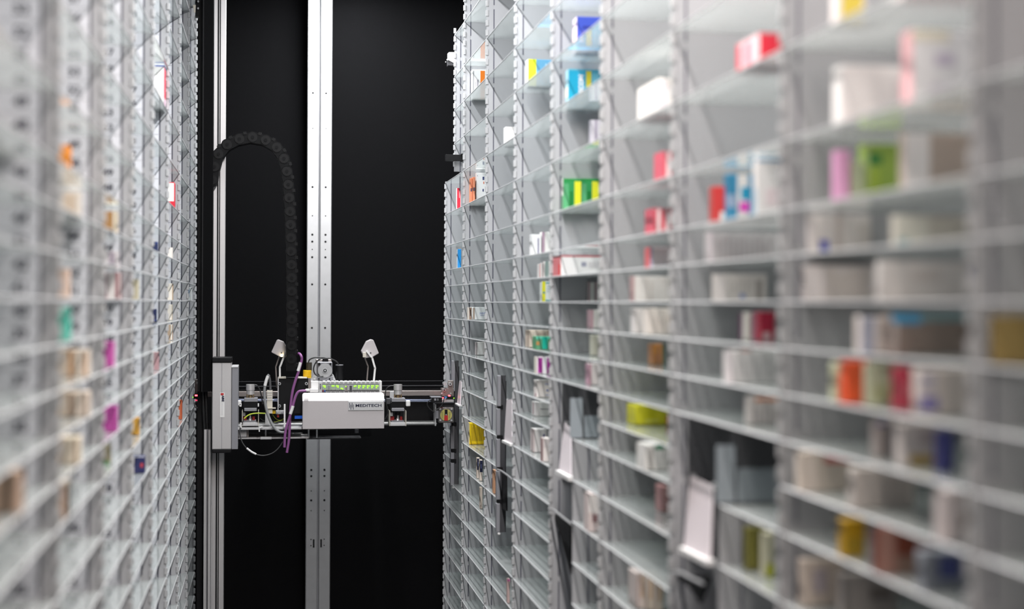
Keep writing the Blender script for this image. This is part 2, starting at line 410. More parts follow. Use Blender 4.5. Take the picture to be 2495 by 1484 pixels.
chute_flap([(1234, 975), (1247, 972), (1247, 1087), (1228, 1078)], 0.05, 'narrow pinkish flap beside the long grey chute bar', 0.016)
chute_flap([(1375, 1030), (1390, 1045), (1391, 1172), (1360, 1155)], 0.06, 'pinkish hanging flap with white lip in the fifth bay', 0.03)
chute_flap([(1682, 1160), (1735, 1184), (1728, 1378), (1664, 1346)], 0.06, 'large blurred pinkish flap with white lip in the seventh bay', 0.03)
def separator(k, fr, xa, xb, y_top, xc, xd, y_top2, y_shelf, label):
    Y = yR(k+1)+PB*(1-fr)
    t = thing('chute_divider', (XR, Y, ZBOT), label, 'divider', 'upright dividers beside the flaps')
    def X(x): return onY(x, y_shelf, Y).x
    def Z(x, y): return onY(x, y, Y).z
    zs = zrow(10)-0.003
    MB().box((XR+0.003, Y-0.001, ZBOT), (XR+DEP, Y+0.001, zs)).build('panel', M_div, t)
    MB().box((XR+0.0196+0.012, Y-0.0014, ZBOT), (XR+0.0224+0.012, Y+0.0014, zs-0.01)).build('slot_seam', M_slot_shade, t)  # dark strip painting the shade inside the open slot
    MB().box((X(xa), Y-0.001, zs+0.006), (X(xb), Y+0.001, Z(xa, y_top))).build('front_post', M_smoke, t)
    MB().box((X(xc), Y+0.001, zs+0.006), (X(xd)+0.06, Y+0.003, Z(xc, y_top2))).build('rear_panel', M_smoke, t)
    MB().box((X(xb)-0.004, Y+0.004, zs+0.006), (XR+DEP-0.01, Y+0.006, zrow(6)-0.006)).build('cavity_shade', M_shade, t)  # dark plate paints the shade of the cavity behind the post
    MB().box((XR+0.026, yR(k)-0.005, zrow(14)), (XR+DEP-0.01, yR(k)-0.003, zrow(6)-0.006)).build('shade_plate', M_shade, t)  # dark plate paints the shadow over the far divider's face
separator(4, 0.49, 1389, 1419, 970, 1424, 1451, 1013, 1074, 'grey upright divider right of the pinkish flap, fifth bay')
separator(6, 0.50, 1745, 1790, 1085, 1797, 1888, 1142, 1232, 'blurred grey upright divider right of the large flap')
for wedge, edge, lab in (
        (((1342, 1247), (1390, 1278), (1389, 1400), (1362, 1292)), ((1338, 1241), (1350, 1243), (1368, 1258), (1392, 1277)), 'black wedge-shaped plate under the flap of the fifth bay'),
        (((1640, 1400), (1728, 1404), (1704, 1470), (1680, 1432)), ((1634, 1396), (1655, 1395), (1690, 1412), (1712, 1422)), 'black wedge-shaped plate under the large blurred flap'),
        (((1214, 1146), (1232, 1158), (1233, 1245), (1222, 1238)), ((1212, 1144), (1222, 1148), (1236, 1158), (1247, 1167)), 'black wedge-shaped plate right of the long grey chute bar')):
    Q = [onX(x, y, XR+0.012) for x, y in wedge]
    t = thing('cavity_wedge', (XR, Q[2].y, Q[2].z), lab, 'chute', 'dark plates in the chute cavities')
    MB().prism(Q, (0.004, 0, 0)).build('wedge_plate', M_blk, t)  # flat black plate drawn for the dark chute cavity
    MB().tube([onX(x, y, XR-0.001) for x, y in edge], 0.0022, 8).build('wedge_edge', M_steel, t, smooth=True)

# ------------------------------------------------------------------ medicine cartons
def carton_obj(c0, c1, base, near, aisle, name, label, group, side):
    """box c0..c1; near = prints on the camera side, aisle = prints on the aisle side.
    print: (u0, v0, u1, v1, colour); u runs from the aisle corner inwards / from the near corner away; v upwards"""
    x0, y0, z0 = c0; x1, y1, z1 = c1          # x0 = aisle side, y0 = near side
    mats = [ink(base)]; idx = {base: 0}
    mb = MB(); mb.bev((min(x0, x1), y0, z0), (max(x0, x1), y1, z1), 0.0006)
    def mi(h):
        if h not in idx: idx[h] = len(mats); mats.append(ink(h))
        return idx[h]
    sx = 1 if x1 > x0 else -1
    for j, (u0, v0, u1, v1, h) in enumerate(near or ()):
        e = 0.00025+0.00006*j
        mb.box((x0+(x1-x0)*u0, y0-e, z0+(z1-z0)*v0), (x0+(x1-x0)*u1, y0+0.0004, z0+(z1-z0)*v1), mi(h))
    for j, (u0, v0, u1, v1, h) in enumerate(aisle or ()):
        e = 0.00025+0.00006*j
        mb.box((x0-sx*e, y0+(y1-y0)*u0, z0+(z1-z0)*v0), (x0+sx*0.0004, y0+(y1-y0)*u1, z0+(z1-z0)*v1), mi(h))
    return tag(mb.build(name, mats), label, 'box', group)
def txt(u0, v0, u1, v1, n, h='9a9298'):
    """a block of n rows of small print"""
    return [(u0, v1-(v1-v0)*(i+0.2)/n-(v1-v0)*0.38/n, u1-(0.12*(u1-u0) if i % 3 == 2 else 0), v1-(v1-v0)*(i+0.2)/n, h) for i in range(n)]
def vtxt(u0, v0, u1, v1, n, h='9a9298'):
    return [(u0+(u1-u0)*i/n, v0, u0+(u1-u0)*(i+0.45)/n, v1-(0.15*(v1-v0) if i % 3 == 1 else 0), h) for i in range(n)]
def rbox(k, row, xl, yt, label, base='e6e2e0', near=None, aisle=None, w=0.10, th=None, xf=None, yb=None, ins=0.008, name='medicine_carton', tilt=0):
    """right-hand carton: xl,yt pixel of the near aisle-side top corner; xf pixel of the far aisle-side edge; yb pixel of its foot"""
    z = zrow(row)+0.0018
    if yb is not None: q = onZ(xl, yb, z); X, Y = q.x, q.y
    else: q = onX(xl, yt, XR+ins); X, Y = q.x, q.y
    X = max(X, XR+0.004)
    Y = min(max(Y, yR(k+1)+0.006), yR(k)-0.012)
    zt = onY(xl, yt, Y).z
    if th is None:
        th = 0.035 if xf is None else max(0.012, onX(xf, yt, X).y-Y)
    if k >= 6 and xf is None: th = min(th, 0.016)
    th = min(th, yR(k)-0.004-Y); w = min(w, XR+DEP-0.01-X)
    nxt = [r for r in R_ROWS if r < row]
    ceil = zrow(max(nxt))-0.0025
    if k in HALF and row == 10: ceil = zrow(6)-0.0025
    zt = min(max(zt, z+0.012), ceil)
    return carton_obj((X, Y, z), (X+w, Y+th, zt), base, near, aisle, name, label, 'medicine cartons in the right-hand rack', 'R')
def lbox(k, row, xr, yt, label, base='e6e2e0', near=None, aisle=None, w=0.10, th=0.03, yb=None, ins=0.008, name='medicine_carton'):
    z = zrow(row)+0.0018
    if yb is not None: q = onZ(xr, yb, z); X, Y = q.x, q.y
    else: q = onX(xr, yt, -XL-ins); X, Y = q.x, q.y
    X = min(X, -XL-0.004)
    Y = min(max(Y, yL(k+1)+0.006), yL(k)-0.016)
    zt = onY(xr, yt, Y).z
    th = min(th, yL(k)-0.005-Y); w = min(w, X+XL+DEP-0.01)
    ceil = zrow(max(r for r in L_ROWS if r < row))-0.0025
    zt = min(max(zt, z+0.012), ceil)
    return carton_obj((X, Y, z), (X-w, Y+th, zt), base, near, aisle, name, label, 'medicine cartons in the left-hand rack', 'L')
WH, WG, CR = 'f3efed', 'd4d2d0', 'e6dcd0'
# far bays
rbox(0, -11, 1113.5, 458, 'slim red carton standing in the farthest right-hand bay', 'd8213c', [(.55, .55, .7, .9, 'f0c8c8'), (.9, 0, 1, 1, WH)], [(0, 0, 1, 1, 'e4dede')], w=0.012, th=0.02, ins=0.012)
rbox(0, -4, 1115, 607, 'bright blue rounded carton in the farthest right-hand bay', '1d8fd8', [(.0, 0, .08, 1, '4f86b8')], [(0, 0, 1, 1, 'c8d4de')], w=0.011, th=0.022, ins=0.014)
rbox(1, -23, 1151, 169, 'white and orange carton with barcode, high in the second bay', WH, [(.07, .0, .10, .95, '2c3348'), (.55, .0, .85, .96, 'f07d1a')]+vtxt(.30, .42, .42, .66, 7, '8f8c98')+vtxt(.20, .3, .25, .65, 2, 'b5b0b4'), [(.0, 0, 1, 1, 'f0eae8')], w=0.042, xf=1147, ins=0.022)
for i, x in enumerate((1145.5, 1152.5)):
    rbox(1, -11, x, 434-3*i, ('left slim salmon carton with navy square, left of white carton', 'right slim salmon carton with navy square, against white carton')[i], 'd98a68', [(.2, .50, .85, .62, '2e3a55'), (.46, 0, .5, 1, 'b86c50')], None, w=0.0066, th=0.03, ins=0.018+0.0072*i)
rbox(1, -11, 1161, 421, 'tall white carton right of the two slim salmon cartons', WH, [(.62, .78, .8, .88, '39406e'), (.7, .66, .8, .73, 'd07050'), (.62, .42, .75, .5, '39406e'), (.05, .9, .14, .92, '99a')  if False else (.05, .9, .14, .92, '9a9aa6')], [(0, 0, 1, 1, 'ddd6d4')], w=0.028, th=0.03, ins=0.036)
rbox(1, 2, 1142, 748.5, 'white carton with brown artwork and blue barcode, second bay', WH, [(.02, .02, .16, .98, '8f7868'), (.06, .3, .12, .8, '51423c'), (.22, .05, .33, .95, 'a8988c')]+vtxt(.6, .42, .92, .60, 6, '8088b8')+txt(.62, .28, .9, .38, 1, '9aa0c0'), [(0, 0, 1, 1, CR)], w=0.052, th=0.03, yb=779)
rbox(1, 6, 1161, 834, 'small white carton with a dark edge, second right-hand bay', 'e0d8d6', [(.0, 0, .05, 1, '5b4e50'), (.06, .03, .5, .97, 'ece6e4')], [(0, 0, 1, 1, 'd6cccc')], w=0.035, th=0.03, yb=865)
rbox(1, 16, 1143.5, 1031, 'yellow leaflet box covered in fine print', 'ecc70c', vtxt(.12, .16, .85, .92, 13, '9a7a10')+[(0, 0, 1, .05, 'd0a808')], [(0, 0, 1, 1, 'e8dcc0')], w=0.05, th=0.028, yb=1083)
for i, x in enumerate((1162.5, 1169)):
    rbox(1, 19, x, 1116+5*i, ('left slim navy-topped white carton in the second bay', 'right slim navy-topped white carton in the second bay')[i], 'cfc2b6', [(.0, .42, 1, .97, '1c2140'), (.35, .6, .5, .8, '8088b0')], None, w=0.0072, th=0.02, yb=1166+6*i)
rbox(1, 22, 1170, 1188, 'thin pale upright carton low in the second right-hand bay', 'cdbfb2', [(.0, .0, .25, .2, '5c4c48')], None, w=0.006, th=0.02, yb=1240)
rbox(2, -15, 1232, 309, 'small cream-white carton in the third right-hand bay', 'efe6e2', [(.05, .75, .12, .85, 'b8a8a4')], [(0, 0, 1, 1, WH)], w=0.03, th=0.03, ins=0.014)
rbox(2, 19, 1203, 1146, 'slim copper-coloured carton left of the grey chute bar', 'c99a78', [(.25, .0, .4, 1, '8a5c44'), (.7, .0, .8, 1, 'e0c8b4')], None, w=0.007, th=0.025, yb=1203)
rbox(2, 28, 1236, 1411, 'pink-capped thin pale stick at the foot of the third bay', 'b8a09c', [(.0, .9, 1, 1, 'd078a8')], None, w=0.006, th=0.015, yb=1470, name='applicator_stick')
rbox(3, -19, 1287, 144, 'lime and steel-blue carton in the fourth right-hand bay', '5f9cc0', [(.0, .0, .26, 1, 'cfdc22'), (.0, .0, .02, .96, '4a4a20')]+vtxt(.55, .3, .8, .85, 4, 'a8cce0'), [(0, 0, 1, 1, 'efece4')], w=0.07, xf=1281, ins=0.016)
rbox(3, -4, 1296, 571, 'tall white carton with violet lettering in the fourth bay', WH, [(.62, .1, .74, .82, '6a628c'), (.0, .0, .12, .3, 'f4e8e4')], None, w=0.021, th=0.03, ins=0.018)
rbox(3, -4, 1320.5, 565, 'white carton with mauve edge right of the violet-lettered one', 'dcd8d6', [(.0, .0, .2, 1, 'a890a0'), (.3, .03, 1, .98, 'ece8e6')], None, w=0.03, th=0.03, ins=0.0405)
for i, (x, y) in enumerate(((1315, 643), (1322, 640), (1328.5, 637))):
    rbox(3, -2, x, y, ('leftmost of three slim white cartons above the yellow-edged one', 'middle of three slim white cartons above the yellow-edged one', 'rightmost of three slim white cartons above the yellow-edged one')[i], 'd8d2d0', [(.0, .0, .25, 1, ('c07878', '9a7c80', '8c9c98')[i])]+(txt(.4, .3, .9, .8, 5, 'a0a8a4') if i == 2 else []), None, w=(0.006, 0.0055, 0.03)[i], th=0.03, ins=0.027+(0, .0068, .0128)[i])
rbox(3, 0, 1321, 686, 'white carton with yellow edge and teal bands, fourth bay', 'dfe2de', [(.0, .0, .24, 1, 'e2dc30'), (.24, .90, 1, .96, '4a9ca0'), (.24, .03, 1, .09, '3f8f94'), (.06, .4, .2, .5, '3f8f94')]+txt(.35, .45, .6, .8, 3, 'b0bcc0'), None, w=0.03, th=0.03, ins=0.03)
rbox(3, 4, 1291, 805, 'cream carton with fine lettering behind the green one', 'd8c8b8', [(.02, .05, .24, .95, 'e4d8ca'), (.75, .0, .79, 1, 'b89c84')]+txt(.32, .55, .7, .85, 4, 'a8988c')+vtxt(.05, .1, .2, .9, 3, 'b8a898'), [(0, 0, 1, 1, 'cdbcac'), (.3, .0, .45, 1, '9c8474')], w=0.052, th=0.06, yb=846)
rbox(3, 4, 1304.5, 820, 'green carton with a turquoise T-shaped ribbon', '4f8c68', [(.0, .82, 1, 1, '5cc0a4'), (.3, .05, .56, .95, '10a890'), (.0, .35, .16, .62, 'a87c48'), (.62, .2, .95, .7, '5f8858')], None, w=0.042, th=0.045, yb=852)
rbox(3, 6, 1303.5, 869.5, 'white carton with two magenta stripes in the fourth bay', 'e2d6de', [(.08, .05, .36, .95, '9a2f8c'), (.64, .02, .9, .93, '9a2f8c'), (.40, 0, .60, 1, 'efe8ea')], [(0, 0, 1, 1, 'd8d4c8')], w=0.033, th=0.03, yb=911)
rbox(3, 8, 1308, 927, 'white carton with small blue dots in the fourth bay', 'e8e2de', [(.6, .35, .72, .46, '4a5aa0'), (.55, .1, .85, .16, '98a0c0'), (.5, .75, .9, .82, 'a0a8c8')], [(0, 0, 1, 1, 'ddd4d0'), (.2, .05, .6, .2, '906070')], w=0.034, th=0.035, yb=968)
rbox(3, 10, 1304, 980, 'low white carton pair-left under the blue-dotted one', 'e6e0de', [(.1, .0, .16, 1, 'c8bcc0')], [(.4, .1, .7, .9, 'b09498')], w=0.011, th=0.045, yb=1014)
rbox(3, 10, 1316, 981, 'low white carton with a dark line under the blue-dotted one', 'e2deda', [(.0, .5, 1, .54, '6c6468')], None, w=0.026, th=0.045, yb=1014)
rbox(3, 13, 1300, 1046, 'white carton with violet vertical lettering low in the fourth bay', 'e6e0de', [(.68, .12, .82, .78, '5c5480'), (.0, .0, .06, 1, 'cbb8b8')], [(.0, 0, 1, 1, 'd8ccca'), (.3, 0, .5, 1, '8c6c70')], w=0.03, th=0.04, yb=1102)
rbox(3, 13, 1323, 1068, 'small white carton in front of the violet-lettered one', 'e2dad6', [(.05, .6, .9, .95, 'd0c8c6')], [(.0, 0, 1, 1, '9c8080')], w=0.02, th=0.028, yb=1125)
# fifth bay
rbox(4, -19, 1406, 40, 'royal-blue carton with pink-white end, top of the fifth bay', '3a4fb8', [(.0, .0, .03, 1, '2b3a98'), (.15, .25, .7, .6, '6a68c0'), (.2, .66, .5, .74, '2a3590'), (.84, .0, 1, 1, '58a4c4')], [(0, 0, 1, 1, 'd8c8d8'), (.1, .2, .9, .62, 'e8c0b8')], w=0.055, xf=1396, ins=0.03)
rbox(4, -15, 1385, 168, 'teal carton with white vertical lettering and yellow tag', '0e9cc0', [(.28, .0, .48, .97, '3aa6c8'), (.72, .0, 1, .97, '58b4cc'), (.53, .55, .69, 1, 'd8cc30'), (.0, .96, 1, 1, '4fb0c8')]+vtxt(.75, .15, .95, .9, 5, '8cccdc'), [(0, 0, 1, 1, '9cc4d0'), (.0, .3, 1, .55, 'd8dcc8')], w=0.066, xf=1378, ins=0.026)
rbox(4, -15, 1452, 168, 'white carton standing right of the teal carton', WH, [(.0, .0, .1, 1, 'd4d0d0')], None, w=0.05, th=0.035, ins=0.0935)
rbox(4, -11, 1440, 292, 'pale lilac carton above the green and yellow cartons', 'dcd4dc', [(.15, .0, .25, 1, 'b8acbc'), (.45, .0, .5, 1, 'c8bcc8')], [(0, 0, 1, 1, 'd0cad4')], w=0.05, th=0.02, ins=0.07)
for i, x in enumerate((1373, 1416)):
    rbox(4, -7, x, 435, ('left green carton with a yellow stripe in the fifth bay', 'right green carton with a yellow stripe in the fifth bay')[i], '188a3c', [(.0, .0, 1, .94, '2c9450'), (.02, .1, .3, .85, '58aa74'), (.35, .12, .55, .62, '107a30'), (.62, .02, .99, .92, 'e2e02c')], [(0, 0, 1, 1, '6c9c78'), (.1, .5, .9, 1, 'e4e0dc')] if i == 0 else None, w=0.0355, xf=1364 if i == 0 else None, th=None if i == 0 else 0.035, ins=0.022+0.0362*i)
rbox(4, -2, 1366, 622, 'large white carton with red top rim and red side', 'ece8e8', [(.0, .93, 1, 1, 'b83440'), (.45, .45, .56, .68, '9c9cac')]+txt(.6, .4, .9, .7, 5, 'd0ccd0'), [(0, 0, 1, 1, 'c06c70'), (.0, .0, .25, .55, 'd83c3c')], w=0.09, th=0.13, ins=0.006)
for i, x in enumerate((1433, 1447)):
    rbox(4, 0, x, 687, ('left slim white carton with mauve edge, below the red-rimmed one', 'right slim white carton with mauve edge, below the red-rimmed one')[i], 'ddd6d4', [(.0, .0, .3, 1, 'b49ca0'), (.4, .02, .9, .98, 'ece6e2')], None, w=0.013, th=0.03, ins=0.075+0.0138*i)
rbox(4, 2, 1438, 755, 'white carton with dusty pink edge in the fifth bay', 'dcd6d2', [(.0, .0, .35, 1, 'c09ca4')], [(0, 0, 1, 1, 'b898a0')], w=0.018, th=0.03, yb=799)
rbox(4, 4, 1444, 817, 'slim greenish-cream carton in the fifth right-hand bay', 'c8c4b4', [(.4, .1, .8, .85, 'a8a498')], None, w=0.02, th=0.03, yb=866)
rbox(4, 6, 1435, 886, 'tall white carton with pink edge above the smoked panels', 'ddd4d2', [(.0, .0, .25, 1, 'c098a4')], [(0, 0, 1, 1, 'b890a0')], w=0.018, th=0.03, yb=938)
rbox(4, 16, 1419, 1204, 'white and dusty-rose pack on the low shelf by the flap', 'cdbfbc', [(.0, .5, .8, .96, 'e2dcd8'), (.2, .25, .8, .45, '8c6c6c'), (.85, .0, 1, 1, 'ddd6c8')], None, w=0.034, th=0.04, yb=1296)
# sixth bay
rbox(5, -11, 1604, 190, 'big white carton with mint side in the sixth bay', 'ece4de', vtxt(.02, .1, .3, .95, 5, 'cfc8d4'), [(0, 0, 1, 1, 'ebe5df')]+[(.1+.2*i, .05, .16+.2*i, .95, 'dcd4d0') for i in range(4)], w=0.05, xf=1554, ins=0.012)
for i, (x, y, r) in enumerate(((1615, 368, -7), (1592, 507, -4))):
    rbox(5, r, x, y, ('red and white striped pack above another striped pack, sixth bay', 'red and white striped pack, the lower of two in the sixth bay')[i], 'd8606c', [(.1+.24*j, .03, .2+.24*j, .97, 'ecd8d8') for j in range(4)]+[(.0, .94, 1, 1, 'e09098')], [(0, 0, 1, 1, 'c85868')], w=0.055, th=0.05, ins=0.02)
rbox(5, -2, 1585, 602, 'white carton with a red end panel in the sixth bay', 'e8e0e2', [(.0, .0, .06, 1, 'b8bcd8'), (.3, .05, .9, .2, 'd8d0dc')], [(0, 0, 1, 1, 'cc6468')], w=0.05, th=0.035, ins=0.03)
rbox(5, 0, 1541, 673, 'broad white carton on the eye-level shelf, sixth bay', 'ebe4e0', [(.0, .0, .05, 1, 'c8acac')]+vtxt(.3, .05, .5, .9, 2, 'ddd4ce'), [(0, 0, 1, 1, 'b49494')], w=0.075, th=0.02, ins=0.03)
rbox(5, 2, 1547, 751, 'white carton with grey-green spine, below the broad white one', 'd8d2d0', [(.7, .0, .78, 1, 'a0968c'), (.78, .0, 1, 1, '7e9080')], None, w=0.025, th=0.03, yb=812)
rbox(5, 2, 1578, 751, 'white carton right of the grey-green spine', 'e6dcd4', vtxt(.2, .1, .9, .7, 5, 'd0c4bc'), None, w=0.05, th=0.03, yb=815)
rbox(5, 4, 1590, 838, 'slim orange-brown carton in the sixth right-hand bay', 'c88a58', [(.0, .5, .7, .95, 'd8944c'), (.35, .0, .55, .9, '9c7058'), (.75, .0, 1, 1, '5c7060')], None, w=0.021, th=0.03, yb=888)
rbox(5, 8, 1548, 989, 'bright yellow carton with a pale ring in the sixth bay', 'e6e032', [(.25, .35, .6, .8, 'ddd820'), (.3, .2, .7, .26, 'ecea80'), (.0, .0, 1, .08, 'a8a428'), (.92, .0, 1, .5, 'e08c40')], None, w=0.055, th=0.06, yb=1036)
rbox(5, 10, 1549, 1084, 'white carton with a dark green patch, below the yellow one', 'd4d2ce', [(.3, .8, .55, 1, '3c7c5c'), (.12, .05, .22, .85, 'a09c98')]+vtxt(.4, .1, .9, .7, 6, 'b8b6b4'), None, w=0.055, th=0.05, yb=1146)
rbox(5, 13, 1612, 1186, 'thin reddish carton tucked by the upright, sixth bay', 'b48484', [(.3, .0, .6, 1, 'd0a8a4')], None, w=0.012, th=0.04, yb=1248)
for i in range(3):
    rbox(5, 19, 1549+22*i, 1397+3*i, ('leftmost of three pale cartons at the foot of the sixth bay', 'middle of three pale cartons at the foot of the sixth bay', 'rightmost of three pale cartons at the foot of the sixth bay')[i], ('c4b8b4', 'd0c4b8', 'c8bcae')[i], [(.1, .0, .25, 1, 'a08c88'), (.55, .3, .8, .9, 'b89878')], None, w=0.0145, th=0.05, yb=1482+4*i)
# seventh bay
rbox(6, -11, 1850, 80, 'red and white pack high in the seventh bay', 'd8283c', [(.45, .0, 1, .45, 'efe6e4'), (.0, .9, 1, 1, 'd84858')], [(0, 0, 1, 1, 'e6c4c8'), (.35, .0, .62, .9, 'd87484'), (.8, .0, 1, .96, 'd83c50')], w=0.05, xf=1796, ins=0.008)
rbox(6, -4, 1737, 454, 'red pack with a white corner in the seventh bay', 'd23c3a', [(.5, .0, 1, .35, 'eae4dc')], [(0, 0, 1, 1, 'b84844')], w=0.02, th=0.03, ins=0.03)
rbox(6, -4, 1772, 424, 'blue, white and magenta pack right of the red pack', '3c8cb4', [(.33, .0, .68, 1, 'ece6e4'), (.45, .5, .68, .75, '1c9cc4'), (.4, .26, .72, .46, 'e050c0'), (.0, .35, .3, .6, '9cb0cc')], None, w=0.042, th=0.03, ins=0.046)
rbox(6, -4, 1846, 378, 'tall white pack with a blue rim, right of the magenta pack', 'ece6e4', [(.0, .95, 1, 1, '6c9cc0'), (.2, .2, .6, .5, 'e4d4d6')], [(0, 0, 1, 1, 'e8e2e0'), (.3, .0, .7, .5, '7cb0cc')], w=0.05, th=0.05, ins=0.03)
rbox(6, -2, 1724, 566, 'wide white carton under the magenta pack, seventh bay', 'd4cfd0', vtxt(.05, .05, .9, .85, 12, 'c4bcbe')+[(.0, .0, .08, 1, 'e4dade')], None, w=0.105, th=0.04, ins=0.04)
rbox(6, 0, 1742, 668, 'white carton with grey print and a blue dot, seventh bay', 'cfc8c4', [(.0, .0, .22, 1, 'ded6d4'), (.48, .12, .58, .28, '7888b8'), (.8, .0, .9, .8, '98908c')]+vtxt(.28, .3, .75, .8, 6, 'bab4b0'), None, w=0.072, th=0.04, ins=0.04)
for i, (x, c, w) in enumerate(((1809, '5c3450', 0.006), (1819, 'dcd8d0', 0.012), (1840, '8c5468', 0.006), (1851, 'a01c38', 0.02))):
    rbox(6, 2, x, 763-i, ('slim plum carton, leftmost beside the crimson one', 'slim white carton beside the plum one', 'slim mauve carton left of the crimson one', 'crimson carton in the seventh right-hand bay')[i], c, [(.2, .05, .7, .3, 'c8a8ac')] if i != 1 else [(.2, .1, .5, .9, 'c4c0b8')], None, w=w, th=0.04, yb=828+i)
rbox(6, 4, 1743, 853, 'wide white carton with a lime edge in the seventh bay', 'd6d3d2', [(.0, .0, .09, 1, 'e4dcde'), (.9, .0, 1, 1, 'b8d060'), (.2, .95, .35, 1, 'd8a49c')]+vtxt(.16, .2, .85, .8, 10, 'bdbaba'), None, w=0.088, th=0.05, yb=934)
rbox(6, 6, 1824, 966, 'white carton with an orange top band above the smoked panels', 'd8d0cc', [(.15, .82, 1, .95, 'e09068')]+vtxt(.1, .05, .95, .65, 7, 'bcb4b4'), None, w=0.055, th=0.04, yb=1034)
for i, (x, c, w, y) in enumerate(((1820, '6e6a30', 0.024, 1287), (1862, 'd0ccb0', 0.012, 1300))):
    rbox(6, 13, x, y, ('dark olive carton low in the seventh bay', 'pale carton with yellow foot right of the olive one')[i], c, [(.1, .05, .5, .9, '7c7838')] if i == 0 else [(.2, .0, 1, .3, 'b8bc20')], None, w=w, th=0.05, yb=1390+16*i)
# blurred eighth bay
rbox(7, -11, 2040, -30, 'white and yellow pack at the top edge, eighth bay', 'e8e0dc', [(.15, .0, .9, 1, 'ddc850')], [(0, 0, 1, 1, 'eae2de')], w=0.03, xf=2026, ins=0.010)
rbox(7, -11, 2200, -90, 'reddish pack at the top edge of the eighth bay', 'c04c48', [(.1, .1, .6, .6, 'd87c74')], None, w=0.08, th=0.06, ins=0.02)
rbox(7, -7, 2050, 158, 'big white carton in the upper part of the eighth bay', 'ece4e2', [(.1, .1, .5, .2, 'd8cccc'), (.8, .0, 1, .8, 'dcd2d2')], [(0, 0, 1, 1, 'efe7e5')], w=0.07, xf=2029, ins=0.02)
rbox(7, -7, 2222, 72, 'tallest white carton with pink edge in the eighth bay', 'ece6e6', [(.0, .86, .4, 1, 'efe0cc'), (.25, .55, .45, .7, 'c8bccc'), (.2, .1, .5, .3, 'd4ccd4')], [(0, 0, 1, 1, 'e8b0b4')], w=0.09, xf=2198, ins=0.025)
rbox(7, -4, 2040, 366, 'slim pink carton left of the lime one', 'e2a4cc', [(.3, .1, .7, .9, 'e8b0d4')], None, w=0.014, th=0.05, ins=0.03)
rbox(7, -4, 2076, 392, 'slim pale green carton between the pink and lime ones', 'ccd4b4', [(.0, .0, .3, 1, 'bcc8a0')], None, w=0.012, th=0.05, ins=0.046)
rbox(7, -4, 2106, 350, 'lime green carton with a dark green mark', 'a4c458', [(.08, .66, .45, .84, '3c8c48'), (.0, .0, .12, 1, 'c4d890'), (.15, .1, .4, .6, 'b4d050')], None, w=0.042, th=0.06, ins=0.06)
rbox(7, -4, 2206, 322, 'white and taupe carton right of the lime one', 'b4a498', [(.0, .0, .35, 1, 'ece4e2')], None, w=0.07, th=0.06, ins=0.05)
rbox(7, -2, 1975, 522, 'white carton with a blue dot in the eighth bay', 'e2dad8', [(.16, .08, .3, .36, '3c48b4'), (.42, .0, .52, 1, 'c4b8b4'), (.8, .0, 1, .8, 'd0c8c4')], None, w=0.068, th=0.05, ins=0.03)
rbox(7, -2, 2186, 524, 'white carton with olive shade, under the taupe carton', 'd0c8bc', [(.0, .0, .4, 1, 'dcd8cc'), (.0, .0, .15, .3, 'a8c0c0')], None, w=0.08, th=0.05, ins=0.045)
rbox(7, 0, 1946, 646, 'long white carton on the left of the eye-level shelf, eighth bay', 'd8cecc', [(.0, .0, .25, 1, 'e8dedd')]+vtxt(.35, .1, .9, .85, 4, 'c8bcb4'), None, w=0.082, th=0.05, ins=0.025)
rbox(7, 0, 2148, 636, 'long white carton with a blue band, eye-level shelf', 'ddd5d2', [(.88, .25, .96, .85, '8c90c0'), (.3, .5, .6, .8, 'd0c6c2')], None, w=0.10, th=0.05, ins=0.03)
rbox(7, 2, 2098, 771, 'white and grey-blue carton in the eighth bay', 'd8cec8', [(.0, .0, .4, 1, 'a4a8b8')], None, w=0.034, th=0.05, yb=862)
rbox(7, 2, 2172, 766, 'brown-grey carton with a sky-blue strip along its top', '8c7c74', [(.0, .78, .32, 1, '3c9ccc'), (.32, .84, 1, 1, '7ca0a4'), (.0, .0, .06, .8, 'c8bab4')], None, w=0.09, th=0.07, yb=864)
rbox(7, 4, 2036, 884, 'pale green slim carton left of the orange-red one', 'c4c8a8', [(.2, .0, .6, 1, 'd0d4b4')], None, w=0.009, th=0.05, yb=978)
rbox(7, 4, 2060, 880, 'orange-red carton in the blurred eighth bay', 'e4562c', [(.1, .05, .9, .95, 'ea5c30')], None, w=0.024, th=0.05, yb=984)
rbox(7, 4, 2119, 884, 'pale sage carton right of the orange-red one', 'c8ccae', [(.1, .1, .8, .5, 'b8bc90')], None, w=0.03, th=0.05, yb=990)
rbox(7, 4, 2187, 895, 'raspberry red carton in the blurred eighth bay', 'b83c50', [(.2, .3, .7, .6, 'c05c68'), (.85, .5, 1, 1, '4c8c8c')], None, w=0.016, th=0.05, yb=998)
rbox(7, 4, 2240, 900, 'white carton with a violet smear at the foot', 'ddd0c8', [(.0, .1, .35, .4, '7c74ac'), (.0, .5, .3, .95, 'c0b8c0')], None, w=0.05, th=0.06, yb=1012)
rbox(7, 6, 2136, 1026, 'white and steel-grey carton in the lower eighth bay', 'c0b4b0', [(.05, .85, .35, 1, '5c5cac'), (.6, .0, .85, .9, '8c8c98')], None, w=0.024, th=0.05, yb=1112)
rbox(7, 6, 2196, 1032, 'white pot-shaped carton with a gold foot', 'cfc6c2', [(.2, .04, .85, .24, 'b89838'), (.45, .5, .75, .85, 'b0a4a4')], None, w=0.04, th=0.05, yb=1136)
rbox(7, 6, 2294, 1050, 'slim navy carton in the lower eighth bay', '3a3c7c', [(.2, .0, .5, .9, '4c5090')], None, w=0.012, th=0.05, yb=1150)
rbox(7, 8, 1950, 1102, 'beige carton with a red lid label in the lower eighth bay', 'd2c6ba', [(.45, .72, .95, .9, 'd07068'), (.1, .0, .3, 1, 'dcd0c6')], None, w=0.058, th=0.05, yb=1198)
